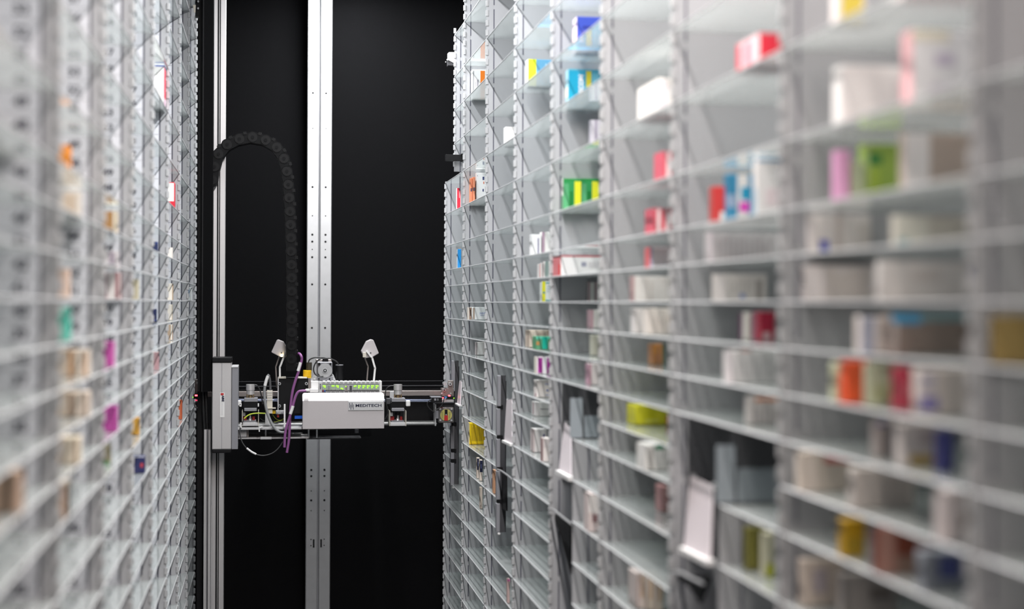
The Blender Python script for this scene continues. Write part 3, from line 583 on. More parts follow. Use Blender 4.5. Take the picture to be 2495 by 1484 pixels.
rbox(7, 8, 2080, 1142, 'grey-white carton right of the beige one', 'c4bcb6', vtxt(.2, .1, .9, .8, 4, 'b0aaa6'), None, w=0.062, th=0.05, yb=1240)
rbox(7, 8, 2248, 1195, 'slanting white carton near the right upright, lower eighth bay', 'c8bebc', [(.4, .0, .55, 1, 'b8a898')], None, w=0.045, th=0.06, yb=1322)
rbox(7, 10, 2056, 1268, 'mustard yellow carton low in the eighth bay', 'b48c14', [(.1, .0, .9, .55, 'a08424')], None, w=0.022, th=0.05, yb=1358)
rbox(7, 10, 2110, 1290, 'dark brown carton low in the eighth bay', '6c3424', [(.0, .0, .3, 1, '9c7468'), (.3, .0, 1, .4, '7c6458')], None, w=0.055, th=0.05, yb=1400)
rbox(7, 10, 2250, 1345, 'blue-grey carton low beside the right upright', '8c9098', [(.35, .3, .85, .9, '4c5488')], None, w=0.04, th=0.05, yb=1440)
rbox(7, 13, 1956, 1366, 'cream carton at the bottom left of the eighth bay', 'cfc0b4', [(.25, .3, .6, .8, 'b8acb0')], None, w=0.045, th=0.05, yb=1478)
rbox(7, 13, 2052, 1400, 'grey carton at the bottom of the eighth bay', 'a49c98', [(.5, .4, .9, .7, '7c7470')], None, w=0.06, th=0.05, yb=1505)
rbox(7, 16, 1978, 1447, 'dark green carton peeping up at the bottom edge', '3c7c4c', [(.0, .8, .4, 1, '5c3c5c')], None, w=0.05, th=0.05, yb=1560)
rbox(8, 2, 2372, 770, 'mustard slab painting yellow bounce light in the cell at the right picture edge', '9c8450', [(.3, .0, .36, 1, '8c7444')], None, w=0.12, th=0.02, ins=0.016)  # flush slab, its colour paints yellow bounce light on the divider

# left-hand rack
lbox(3, -17, 400, 153.5, 'tall white carton with a red spine, high on the left', 'efe9e6', [(.0, .96, 1, 1, '7c88c0')], [(0, 0, 1, 1, 'c83048'), (0, 0, 1, .25, 'c8a8b8'), (0, .95, 1, 1, '7c88c0')], w=0.06, th=0.07, ins=0.008)
lbox(2, -9, 424, 444, 'red and white carton standing on the left rack', 'd82038', [(.0, .28, 1, .97, 'eee8e4')]+vtxt(.4, .4, .7, .8, 3, 'c0b4b8'), [(0, 0, 1, 1, 'd41c34'), (.8, 0, .95, 1, '6c1820')], w=0.05, th=0.055, ins=0.008)
lbox(3, -4, 384, 589, 'upper small navy carton in the fourth left bay', '1c2850', [(.0, .8, 1, 1, '3c4c80')], [(0, 0, 1, 1, '24305c')], w=0.03, th=0.012, ins=0.012)
lbox(2, -4, 420, 603, 'slim white carton in the third left bay, above eye level', 'e8e2dc', [(.3, .2, .7, .8, 'd0c8c0')], [(0, 0, 1, 1, 'd8d0c8')], w=0.04, th=0.02, ins=0.008)
lbox(2, 0, 420, 691, 'cream and brown carton on the eye-level shelf, third left bay', 'e4dcd0', [(.4, .1, .7, .9, 'c8bcac')], [(0, 0, 1, 1, 'b49c80'), (.4, 0, .6, 1, '8c7458')], w=0.04, th=0.035, ins=0.008)
lbox(2, 2, 419, 742, 'cream carton just below eye level, third left bay', 'e6ded4', [(.3, .2, .8, .8, 'd4ccc0')], [(0, 0, 1, 1, 'b8a890')], w=0.04, th=0.02, yb=780)
lbox(3, 2, 383, 753, 'lower small navy carton in the fourth left bay', '1c2450', [(.0, .1, 1, .2, '38447c')], [(0, 0, 1, 1, '98a0b0')], w=0.03, th=0.014, yb=785)
lbox(0, 0, 467, 700, 'small pale blue carton in the farthest left bay', 'd0d4d4', [(.2, .3, .9, .9, '8ca0b8')], None, w=0.03, th=0.03, ins=0.008)
lbox(5, -4, 283, 515, 'cream carton with an orange-brown band, left rack', 'e6dcc8', [(.1, .0, .4, 1, 'b08454'), (.45, .1, .9, .9, 'efe8dc')], [(0, 0, 1, 1, 'c0a888')], w=0.05, th=0.03, ins=0.02)
lbox(5, -2, 288, 612, 'white carton with a mauve band, left rack', 'dcd6d8', [(.1, .0, .3, .95, 'a89ca8'), (.4, .05, .95, .95, 'e8e2e2')], [(0, 0, 1, 1, 'c0b8bc')], w=0.05, th=0.03, ins=0.02)
lbox(5, 0, 296, 664, 'white carton with a dark red side on the eye-level shelf', 'e6dedc', [(.05, .0, .15, 1, 'a87c80'), (.35, .0, .42, 1, 'c0a8ac')], [(0, 0, 1, 1, '94404c')], w=0.06, th=0.12, ins=0.02)
lbox(4, 0, 336, 680, 'slim cream carton on the eye-level shelf, fifth left bay', 'ddd8c4', [(.0, .0, .3, 1, 'b0a890')], [(0, 0, 1, 1, 'c4bca0')], w=0.03, th=0.02, ins=0.008)
lbox(5, 4, 276, 832, 'upper magenta carton in the sixth left bay', 'b8509c', [(.2, .1, .5, .9, '9c3c84')], [(0, 0, 1, 1, 'd080b8')], w=0.04, th=0.025, yb=893)
lbox(3, 6, 385, 858, 'white carton with a rose stripe in the fourth left bay', 'ddd4d0', [(.0, .0, .3, 1, 'b08c90')], [(0, 0, 1, 1, 'b48c90')], w=0.03, th=0.03, yb=902)
lbox(2, 4, 420, 791, 'tall cream carton in the third left bay, below eye level', 'e8e2d8', [(.1, .0, .3, 1, 'c0a890')], [(0, 0, 1, 1, 'a88870')], w=0.04, th=0.02, yb=829)
lbox(5, 8, 286, 990, 'lower magenta carton with a pale spot, sixth left bay', 'b84ca0', [(.45, .55, .75, .75, 'e8d8c8'), (.0, .0, .2, 1, 'a84490')], [(0, 0, 1, 1, 'b05098')], w=0.05, th=0.03, yb=1052)
lbox(4, 10, 339, 1018, 'slim orange carton in the fifth left bay', 'c89438', [(.3, .1, .8, .9, 'd8a848'), (.85, 0, 1, 1, 'd0c8b8')], [(0, 0, 1, 1, 'c0a070')], w=0.02, th=0.02, yb=1060)
lbox(4, 13, 352, 1112, 'navy carton with a red dot low on the left', '2a2e5c', [(.1, .35, .35, .6, 'b84048'), (.85, .0, 1, 1, 'd0ccd0'), (.0, .94, 1, 1, 'c8ccd8')], None, w=0.022, th=0.025, yb=1153)
lbox(1, 13, 443, 975, 'thin red and yellow carton in the second left bay', 'b85c38', [(.5, .0, 1, .5, 'e0b830')], [(0, 0, 1, 1, 'a84c34')], w=0.03, th=0.02, yb=1022)
lbox(5, 10, 266, 1086, 'thin olive and green carton in the sixth left bay', '8c8468', [(.0, .0, 1, .2, '6c9870')], None, w=0.02, th=0.03, yb=1132)
lbox(6, -6, 167, 353, 'small orange pack in the blurred left bay', 'ee8c1c', [(.2, .2, .8, .9, 'f09424')], None, w=0.02, th=0.03, ins=0.03)
lbox(6, -4, 194, 466, 'cream pack below the orange one in the blurred left bay', 'e2d8ce', [(.1, .1, .4, .9, 'd8c4b0')], None, w=0.05, th=0.03, ins=0.03)
lbox(6, 0, 165, 655, 'peach carton on the eye-level shelf, blurred left bay', 'd8bcac', [(.2, .3, .8, .6, 'a08c8c')], None, w=0.03, th=0.03, ins=0.03)
lbox(6, 2, 165, 750, 'teal carton just below eye level, blurred left bay', '54b4a0', [(.3, .1, .6, .9, '4caa96')], None, w=0.03, th=0.03, yb=830)
for i, (r, yt, yb, c) in enumerate(((4, 852, 916, 'd8cabc'), (6, 955, 1015, 'd6c8ba'), (8, 1066, 1130, 'd8ccb8'), (10, 1175, 1262, 'd2c4b4'))):
    for j, xr in enumerate((214, 182)):
        lbox(6, r, xr, yt, '%s carton on the %s cream-filled shelf of the blurred left bay' % (('right cream and brown', 'left cream and brown')[j], ('top', 'second', 'third', 'bottom')[i]), c if j == 0 else 'cdbcaa', [(.1, .0, .3, .95, ('b0835c', '8c7464', 'a89078', '9c6c50')[i]), (.5, .1, .6, .9, 'b4aca4')], None, w=0.0155 if j == 0 else 0.025, th=0.035, yb=yb)
lbox(7, -6, 24, 368, 'peach carton at the left picture edge', 'd8b8a4', [(.2, .2, .7, .8, 'c89c88')], None, w=0.04, th=0.03, ins=0.05)
lbox(7, 8, 45, 1150, 'tan carton at the lower left picture edge', 'b89c88', [(.2, .0, .5, 1, '6c5c4c')], None, w=0.03, th=0.03, yb=1250)

def on_face(me, parent, loc, rot=(0, 0, 0), name='lettering'):
    o = bpy.data.objects.new(name, me); COL.objects.link(o); o.parent = parent; o.location = Vector(loc)-wpos(parent); o.rotation_euler = rot; return o
for o in list(COL.objects):
    if o.get('label', '').startswith('teal carton with white vertical'):
        bb = [Vector(c)+o.location for c in o.bound_box]; x0 = min(b.x for b in bb); z0 = min(b.z for b in bb); z1 = max(b.z for b in bb); y0 = min(b.y for b in bb)
        me = text_mesh('VISCON', 0.0125, ink('eef4f6'), 1.0, 0.0006)
        on_face(me, o, (x0+0.066*0.39, y0-0.0006, z0+(z1-z0)*0.56), (0, -math.pi/2, 0))

# ------------------------------------------------------------------ rear posts and guides
def strip(mb, xt, xb, y0, y1, Yf, Yb, mi=0):
    """vertical member: xt=(x0,x1) pixels at row 0, xb=(x0,x1) at row 1484 averaged into one upright box"""
    a = [(onY(xt[i], 0, Yf).x+onY(xb[i], 1484, Yf).x)/2 for i in (0, 1)]
    mb.box((a[0], Yf, y0), (a[1], Yb, y1), mi); return a
YP = 4.985
p0 = onY(751, 0, YP).x; p1 = onY(811, 0, YP).x; p2 = onY(743, 1484, YP).x; p3 = onY(803, 1484, YP).x
PX0, PX1 = (p0+p2)/2, (p1+p3)/2; PM = PX0+(PX1-PX0)*0.505
t = thing('steel_post', (PM, YP+0.03, 0), 'wide galvanised steel post with rows of holes, centre of the black wall', 'post')
MB().bev((PX0, YP, 0), (PM-0.0022, YP+0.035, 2.62), 0.002).build('left_flange', M_galv, t)
MB().bev((PM+0.0022, YP, 0), (PX1, YP+0.035, 2.62), 0.002).build('right_flange', M_galv, t)
MB().box((PM-0.0022, YP+0.010, 0), (PM+0.0022, YP+0.034, 2.62)).build('joint_groove', M_mgrey, t)
for y, r in ((20, 1.3), (227, 2.6), (313, 1.5), (456, 2.6), (526, 1.5), (572, 2.7), (589, 2.7), (608, 1.4), (627, 2.7), (693, 2.6), (799, 2.6),
             (1145, 2.7), (1160, 2.7), (1196, 1.4), (1219, 2.7), (1244, 1.4), (1314, 1.5), (1329, 1.5)):
    z = onY(779, y, YP).z
    for fx in (0.22, 0.755):
        x = PX0+(PX1-PX0)*fx
        MB().cyl((x, YP-0.0006, z), (x, YP+0.003, z), r*0.00133, 12).build('hole', M_blk, t)
for fx in (0.33, 0.63):
    x = PX0+(PX1-PX0)*fx; MB().box((x-0.0026, YP-0.0006, onY(779, 1334, YP).z), (x+0.0026, YP+0.003, onY(779, 1314, YP).z)).build('slot', M_blk, t)

YG = 4.44                                      # robot mast
t = thing('guide_mast', (onY(534, 742, YG).x, YG+0.04, 0), 'pale aluminium guide mast with dark grooves behind the robot carriage', 'mast')
g = MB(); ga = strip(g, (525, 552), (513, 542), 0, 2.62, YG, YG+0.07); g.build('profile', M_alu, t)
gw = ga[1]-ga[0]
for f0, f1 in ((0.31, 0.44), (0.50, 0.585)):
    MB().box((ga[0]+gw*f0, YG-0.0006, 0), (ga[0]+gw*f1, YG+0.002, 2.62)).build('groove', M_blk, t)
YD = 4.366
zc = onY(500, 955, YD).z
t = thing('cable_duct', (onY(503, 955, YD).x, YD, zc), 'tall matt black cable duct between the left rack and the mast', 'duct')
d = MB(); da = strip(d, (497, 520), (489, 515), zc, 2.62, YD, YD+0.06); d.build('cover', M_duct, t)
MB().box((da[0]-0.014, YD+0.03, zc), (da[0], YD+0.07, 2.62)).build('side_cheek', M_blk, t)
MB().box((da[0]-0.002, YD-0.0005, zc), (da[0]+0.0015, YD+0.01, 2.62)).build('cover_edge', M_blk, t)
YQ = 4.40
zq = onY(503, 1047, YQ).z
t = thing('lower_rail', (onY(503, 1047, YQ).x, YQ+0.02, 0), 'short ribbed aluminium rail under the black cable duct', 'rail')
q = MB(); qa = [onY(496, 1260, YQ).x, onY(513, 1260, YQ).x]; qw = qa[1]-qa[0]
q.box((qa[0], YQ+0.012, 0), (qa[1], YQ+0.04, zq)); q.build('web', M_mgrey, t)
for f0, f1 in ((0.0, 0.40), (0.62, 1.0)):
    MB().bev((qa[0]+qw*f0, YQ, 0), (qa[0]+qw*f1, YQ+0.012, zq), 0.001).build('rib', M_alu, t)
MB().box((qa[0]-0.020, YQ+0.03, 0), (qa[0]-0.004, YQ+0.07, zc-0.001)).build('rail_cheek', M_blk, t)  # black side cheek of the rail
MB().box((qa[1]+0.0005, YQ+0.03, 0), (ga[0]-0.0005, YQ+0.06, zq+0.11)).build('side_web', M_lgrey, t)
for i, x in enumerate((495, 502)):
    P = [onY(x, 950, YQ+0.02), onY(x+0.5, 985, YQ+0.016), onY(x+2, 1020, YQ+0.016), onY(x+4, 1050, YQ+0.02)]
    o = MB().tube(P, 0.0042, 10).build('hanging_cable', M_bcable, None, True)
    tag(o, ('left black cable hanging from the duct into the lower rail', 'right black cable hanging from the duct into the lower rail')[i], 'cable', 'cables under the duct')

# cable chain
YC = 4.405
path = [(518, 440), (522, 415), (527, 393), (538, 366), (560, 350), (588, 339.5), (615, 336.6), (644, 342), (670, 356.5), (689, 379), (698, 413), (702, 450), (706, 506), (709, 591), (710.5, 690), (711, 803), (709.5, 870), (709, 921)]
pts = [onY(x, y, YC) for x, y in path]
dense = []
for a, b in zip(pts[:-1], pts[1:]):
    for k in range(40): dense.append(a.lerp(b, k/40))
PITCHL = 0.0375; samp = [dense[0]]; acc = 0
for a, b in zip(dense[:-1], dense[1:]):
    acc += (b-a).length
    if acc >= PITCHL: samp.append(b); acc = 0
lm = MB(); R1 = 0.0165
out = [(R1*math.cos(a), R1*math.sin(a)) for a in [math.radians(100+20*i) for i in range(9)]]
out += [(PITCHL*0.78, -R1*0.86), (PITCHL*0.93, -R1*0.86), (PITCHL*0.93, R1*0.86), (PITCHL*0.78, R1*0.86)]
lm.prism([(x, -0.026, z) for x, z in out], (0, 0.052, 0), 0)
lm.cyl((0, -0.0275, 0), (0, -0.0255, 0), 0.0135, 18, 1); lm.cyl((0.0, -0.0285, 0), (0, -0.027, 0), 0.005, 12, 0)
lm.box((PITCHL*0.35, -0.027, R1*0.62), (PITCHL*0.6, 0.027, R1*1.12), 1)
M_chain = pm('chain_plastic', (0.0045, 0.0045, 0.005), 0.6, spec=0.12, noise=0.1); M_chain2 = pm('chain_disc', (0.0065, 0.0065, 0.007), 0.5, spec=0.15, noise=0.1)
link = lm.mesh('chain_link', [M_chain, M_chain2])
t = thing('cable_chain', pts[-1], 'black plastic cable chain arching over from the mast to the robot', 'cable chain')
for a, b in zip(samp[:-1], samp[1:]):
    dd = b-a; o = inst('chain_link', link, t, a); o.rotation_euler = (0, -math.atan2(dd.z, dd.x), 0)

# small fittings on the rack ends
t = thing('mounting_bracket', onY(1107, 391, yR(0.5)-0.03), 'small black mounting bracket on the end of the right rack', 'bracket')
YS = yR(0.5)-0.03
a, b = onY(1086, 391, YS), onY(1128, 377, YS)
MB().bev((a.x, YS, a.z), (b.x, YS+0.02, b.z), 0.0008).build('bracket_bar', M_blk, t)
MB().box((onY(1124, 384, YS).x, YS-0.004, a.z-0.002), (b.x, YS+0.02, b.z+0.003)).build('end_plate', M_blk, t)
YS = yR(0.5)+0.05
t = thing('corner_sensor', onY(1094, 150, YS), 'small grey sensor tab beside the far end of the right rack', 'sensor')
q = [onY(x, y, YS) for x, y in ((1092, 129), (1094, 127), (1112, 127), (1112, 156), (1103, 152), (1092, 146))]
MB().prism(q, (0, 0.02, 0)).build('tab', M_lgrey, t)
q = onY(1090, 145.5, YS); MB().cyl(q+Vector((0, -0.004, 0)), q+Vector((0, 0.004, 0)), 0.0022, 12).build('lens', M_white, t)
q = onY(1086, 151, YS); MB().cyl(q+Vector((0, -0.002, 0)), q+Vector((0, 0.004, 0)), 0.0016, 10).build('screw', M_steel, t)
MB().box(onY(1092, 146, YS)+Vector((0, .004, 0)), onY(1112, 156, YS)+Vector((0, .03, -.004))).build('foot', M_dgrey, t)
YS = 4.60
t = thing('duct_bracket', onY(480, 30, YS), 'black bracket with white tab at the top of the duct', 'bracket')
MB().box(onY(476, -20, YS), onY(490, 40, YS)+Vector((0, 0.03, 0))).build('plate', M_blk, t)
MB().prism([onY(x, y, YS-0.004) for x, y in ((470, 12), (477, 12), (476, 31), (473, 31))], (0, 0.003, 0)).build('tab', M_cream, t)
for y in (4, 21):
    q = onY(483, y, YS); MB().cyl(q+Vector((0, -0.005, 0)), q, 0.003, 12).build('screw', M_steel, t)

# ------------------------------------------------------------------ picking robot
YF = 4.36
rb = thing('picking_robot', onY(740, 1045, YF), 'picking robot head with grey housing, two motors and cameras between the racks', 'robot')
def pb(name, x0, y0, x1, y1, Ya, Yb, mat, bev=0.0008, par=None):
    """box part whose front face fills the given pixel rectangle at depth Ya"""
    c = onY((x0+x1)/2, (y0+y1)/2, Ya); a = onY(x0, (y0+y1)/2, Ya).x; b = onY(x1, (y0+y1)/2, Ya).x
    z1 = onY((x0+x1)/2, y0, Ya).z; z0 = onY((x0+x1)/2, y1, Ya).z
    mb = MB()
    if bev: mb.bev((a, Ya, z0), (b, Yb, z1), min(bev, (b-a)*0.3, (z1-z0)*0.3, (Yb-Ya)*0.3))
    else: mb.box((a, Ya, z0), (b, Yb, z1))
    return mb.build(name, mat, par or rb)
def pc(name, x, y, r, Ya, Yb, mat, par=None, n=20):
    """round part along Y, r in pixels"""
    q = onY(x, y, Ya); rr = (onY(x+r, y, Ya)-q).length
    return MB().cyl(q, (q.x, Yb, q.z), rr, n).build(name, mat, par or rb, True)
def pv(name, x0, x1, y0, y1, Y, mat, par=None, r2=1.0):
    """upright round part spanning the pixels"""
    a = onY((x0+x1)/2, y1, Y); b = onY((x0+x1)/2, y0, Y); r = (onY(x1, y1, Y)-onY(x0, y1, Y)).length/2
    return MB().cyl((a.x, Y, a.z), (a.x, Y, b.z), r, 24, 0, r*r2).build(name, mat, par or rb, True)
def pt(name, pp, r, Y, mat, par=None, dy=None):
    """cable through pixels; r in pixels"""
    P = [onY(x, y, Y+(dy[i] if dy else 0)) for i, (x, y) in enumerate(pp)]
    return MB().tube(P, r*0.00118, 10).build(name, mat, par or rb, True)
# carriage on the mast
cg = pb('carriage', 517, 883, 563.5, 1095, 4.355, 4.435, M_alu, 0.0015)
pb('carriage_seam', 540.2, 884, 541.2, 957, 4.3544, 4.3556, M_mgrey, 0, cg); pb('carriage_seam', 540.0, 1017, 541.0, 1094, 4.3544, 4.3556, M_mgrey, 0, cg)
pb('end_cap', 517, 871, 565, 883, 4.350, 4.435, M_blk, 0.0015, cg); pb('end_cap', 517, 1095, 563, 1104, 4.350, 4.435, M_blk, 0.0015, cg)
pb('side_plate', 564.5, 894, 580, 1095, 4.372, 4.50, M_mgrey, 0.001)
pb('plate_top', 564, 893, 580, 896, 4.370, 4.50, M_lgrey, 0.0005)
lb = pb('type_label', 536, 957, 547, 1017, 4.3540, 4.3552, M_white, 0)
pb('logo_patch', 537.6, 958, 545, 963, 4.3536, 4.354, M_red, 0, lb)
me = text_mesh('AIRE', 0.0085, M_navy, 1.0, 0.0005)
on_face(me, lb, onY(543, 971, 4.3532), (0, math.pi/2, 0))
for x in (539, 541.5): pb('label_line', x, 982, x+0.7, 1012, 4.3536, 4.354, M_lgrey, 0, lb)
# rear beam, belts, shafts
pb('rear_beam', 474, 953, 1105, 965.5, 4.56, 4.60, M_dsteel, 0.001)
bl = pb('toothed_belt', 560, 948.2, 1080, 952.6, 4.57, 4.585, M_blk, 0)
pb('belt_return', 560, 940.2, 1080, 941.4, 4.57, 4.585, M_dgrey, 0)
pb('dark_cover', 580, 928.5, 1080, 929.5, 4.585, 4.59, M_dgrey, 0)
q0, q1 = onY(582, 974.5, 4.52), onY(1106, 976, 4.52)
MB().cyl(q0, q1, 0.0042, 16).build('guide_shaft', pm('blued_shaft', (0.34, 0.38, 0.52), 0.18, metal=1.0, noise=0.05), rb, True)
pb('beam_back_panel', 582, 966, 1060, 971, 4.565, 4.60, M_blk, 0)  # black back panel strip below the rear beam
pb('glass_panel', 940, 980, 1060, 1030, 4.60, 4.604, M_blk, 0)
pb('lower_beam', 582, 1030.5, 1064, 1038, 4.50, 4.56, pm('beam_steel', (0.30, 0.30, 0.29), 0.3, metal=0.8, noise=0.1), 0.001)
pb('lower_beam_edge', 936, 1031.5, 1064, 1033.5, 4.494, 4.50, M_steel, 0)
pb('end_upright', 1059.5, 985, 1063, 1038, 4.49, 4.53, M_steel, 0.0004)
# base tray left of the housing
pb('tray_edge', 576, 1041.5, 738, 1047, 4.38, 4.50, M_lgrey, 0.0006)
pb('lower_plate', 576, 1065.5, 752, 1069.5, 4.40, 4.55, M_alu, 0.0006)
pb('lower_plate_front', 634, 1065, 662, 1071, 4.392, 4.41, M_lgrey, 0.001)
pb('grey_block', 574, 1045.5, 601, 1065, 4.40, 4.47, M_lgrey, 0.001); pb('brown_block', 601, 1046, 606, 1065, 4.42, 4.47, M_dsteel, 0.0006)
for x in (647.5, 752, 772): pv('standoff', x-2.4, x+2.4, 1047, 1067, 4.44, M_steel)
pb('under_plate', 748, 1066, 880, 1070, 4.44, 4.52, M_dgrey, 0.0006); pb('under_rail', 738, 1047, 905, 1064, 4.50, 4.54, M_blk, 0)
pv('under_spacer', 864, 874, 1046, 1055, 4.46, M_mgrey)
pb('upright_bar', 691.4, 985, 695.5, 1041, 4.36, 4.368, M_white, 0.0006)
hk = pt('hook', [(640, 1041), (634, 1042), (631.5, 1046), (632, 1052)], 1.6, 4.372, M_white)
# motors
def motor(dx, mirror):
    def s(a, b): return (dx+a, dx+b) if not mirror else (dx-b, dx-a)
    m = pb('motor', *(lambda v: (v[0], 979.5, v[1], 994))(s(-18, 18)), 4.39, 4.43, M_blk, 0.0015)
    a, b = s(-15, 18); pb('motor_top_flange', a, 970, b, 979.5, 4.388, 4.432, M_mgrey, 0.001, m)
    a, b = s(-15, 15.5); pb('motor_bottom_flange', a, 994, b, 1002, 4.388, 4.432, M_mgrey, 0.001, m)
    e = pv('encoder', dx-10.5, dx+10.5, 936.6, 950.5, 4.41, M_alu)
    pv('encoder_base', dx-9.5, dx+10, 951, 961.3, 4.41, M_alu, e)
    pv('shaft_coupling', dx-5, dx+5, 961.3, 970, 4.41, M_brass, e)
    for o in (-8, 8): pv('spacer_screw', dx+o-1.5, dx+o+1.5, 961, 970, 4.40, M_brass, e)
    k = pb('motor_bracket', dx-18.5, 1030, dx+18.5, 1038, 4.385, 4.44, M_lgrey, 0.0008)
    pb('bracket_wall', dx-20.5, 1001, dx-19, 1038, 4.385, 4.44, M_cream, 0, k); pb('bracket_wall', dx+19, 1001, dx+20.5, 1038, 4.385, 4.44, M_cream, 0, k)
    pb('bracket_floor', dx-16, 1025, dx+14, 1030, 4.40, 4.44, M_mgrey, 0, k)
    pv('shaft', dx-2, dx+2, 1008, 1028, 4.41, M_steel, k); pv('pulley', dx-7, dx+6, 1005, 1011.5, 4.41, M_blk, k)
    pv('shaft_nut', dx-6, dx+5, 1018, 1027, 4.412, M_steel, k, 0.5)
    pb('red_stop', dx-18, 1015, dx-9, 1026, 4.42, 4.43, M_red, 0.0006, k); pb('red_stop', dx+5, 1015, dx+11, 1025, 4.42, 4.43, M_red, 0.0006, k)
    pb('limit_switch', dx-18, 1005.5, dx-12, 1014, 4.41, 4.43, M_lgrey, 0.0006, k)
    return m
motor(969.5, False); motor(610, False)
pb('switch_plug', 989.5, 976, 1000, 990.5, 4.37, 4.385, M_white, 0.002)
pb('switch_plug', 578, 976, 588, 989, 4.40, 4.42, M_white, 0.002)
pb('side_plug', 942, 971, 952, 985, 4.40, 4.43, M_dgrey, 0.0008)
pb('joining_plate', 950, 953, 960, 970, 4.54, 4.558, M_lgrey, 0.0008)
for x in (586, 628.5): pb('terminal', x-2.5, 984, x+2.5, 991, 4.40, 4.42, M_white, 0.0005)
pt('encoder_cable', [(959, 940), (950, 941), (942, 947), (939, 960), (940, 980), (944, 995), (945, 1008), (938, 1022)], 1.5, 4.385, M_bcable)
pt('encoder_cable', [(621, 938), (627, 940), (633, 950), (637, 965), (640, 985)], 1.7, 4.385, M_bcable)
# right end: bracket, pulleys, sensor, rotary plate
br = pb('end_bracket', 1076, 946, 1106, 966, 4.53, 4.56, M_dsteel, 0.0008)
pb('pulley_plate', 1091, 927, 1105, 948, 4.53, 4.535, M_dsteel, 0.002, br)
for x, y, r in ((1097, 936, 4.2), (1084.5, 935.5, 4.6)): pc('pulley', x, y, r, 4.522, 4.55, M_steel, br)
pc('pulley_hub', 1097, 936, 1.7, 4.521, 4.53, M_blk, br); pc('pulley', 1082.5, 950.5, 3.6, 4.524, 4.55, M_galv, br); pc('pulley_hub', 1082.5, 950.5, 1.8, 4.521, 4.53, M_blk, br)
for x, y in ((1076.5, 959), (1098.3, 959)): pc('screw', x, y, 2, 4.526, 4.535, M_steel, br)
sn = pb('optical_sensor', 1088, 965.5, 1106, 972, 4.47, 4.50, M_blk, 0.0006)
pc('status_led', 1106, 970.3, 1.2, 4.468, 4.473, M_ledg, sn); pb('warning_led', 1093, 963, 1097.5, 966, 4.47, 4.48, M_ledr, 0.0004, sn)
pb('sensor_foil', 1077, 973, 1106, 980, 4.475, 4.50, M_steel, 0.0008, sn); pb('blue_plug', 1084, 967, 1089, 971, 4.465, 4.48, pm('blue_plastic', (0.03, 0.16, 0.45), 0.4, noise=0.05), 0.0004, sn)
cn = pb('connector_block', 1052, 968.5, 1077, 981, 4.45, 4.50, M_blk, 0.001); pb('connector_window', 1058, 971, 1063, 976, 4.4495, 4.4505, M_mgrey, 0, cn); pb('connector_window', 1066, 971, 1068, 976, 4.4495, 4.4505, M_mgrey, 0, cn)
pb('connector_lid', 1051, 967.5, 1077, 969, 4.449, 4.50, M_mgrey, 0, cn); pb('connector_led', 1078, 968.5, 1081, 971, 4.46, 4.465, M_ledr, 0, cn)
pt('sensor_cable', [(1053, 973), (1045, 977), (1041, 985), (1046, 995), (1058, 1005)], 1.3, 4.46, M_bcable)
pt('sensor_cable', [(1082, 970), (1081, 978), (1076, 988), (1068, 996), (1061, 998)], 1.3, 4.455, M_bcable)
pb('motor_body', 1060, 981, 1106, 994, 4.50, 4.56, M_dgrey, 0.001)
rp = pb('rotary_plate', 1069, 993, 1105.5, 1030.5, 4.47, 4.53, pm('rotary_metal', (0.16, 0.15, 0.145), 0.38, metal=0.4, noise=0.08), 0.002)
pb('plate_tab', 1062, 1001, 1070, 1020, 4.475, 4.50, M_mgrey, 0.0006, rp)
pc('dial', 1087, 1011.3, 14.2, 4.4685, 4.472, pm('dial_yellow', (0.48, 0.44, 0.12), 0.45, noise=0.1), rp, 32)
pb('pointer_black', 1083.5, 998, 1090.5, 1012, 4.4672, 4.47, M_blk, 0, rp); pb('pointer_red', 1082.5, 1012, 1091.5, 1025, 4.4672, 4.47, M_red, 0, rp)
pc('dial_screw', 1087, 1010.5, 1.6, 4.466, 4.469, M_steel, rp)
for i in range(5):
    pb('dial_print', 1075+0.2*i, 1004+3.4*i, 1080, 1005+3.4*i, 4.4682, 4.469, M_dgrey, 0, rp); pb('dial_print', 1093.5, 1004+3.4*i, 1098.5-0.3*i, 1005+3.4*i, 4.4682, 4.469, M_dgrey, 0, rp)
for x, y in ((1073, 997), (1100.5, 997), (1073, 1024), (1100, 1024.5)): pc('plate_screw', x, y, 2.3, 4.466, 4.472, M_steel, rp)
# left end sensor
le = pb('left_end_bracket', 474.5, 925, 487, 961, 4.54, 4.57, M_dsteel, 0.0008)
pc('screw', 481.7, 933, 3, 4.532, 4.54, M_steel, le)
ls = pb('left_sensor', 471.5, 961, 487, 972, 4.52, 4.55, M_blk, 0.0006)
pb('warning_led', 474.5, 962, 482, 965.5, 4.5185, 4.521, M_ledr, 0, ls); pb('warning_led', 475, 974, 483, 976.5, 4.5185, 4.521, pm('led_dim_red', (0.8, 0.05, 0.12), 0.4, emit=1.5, noise=0.02), 0, ls)
pc('status_led', 470, 968, 1.3, 4.519, 4.522, M_ledg, ls)
pt('ring_cable', [(486, 978), (478, 979), (474, 985), (476, 992), (486, 995.5)], 1.5, 4.52, M_lgrey)
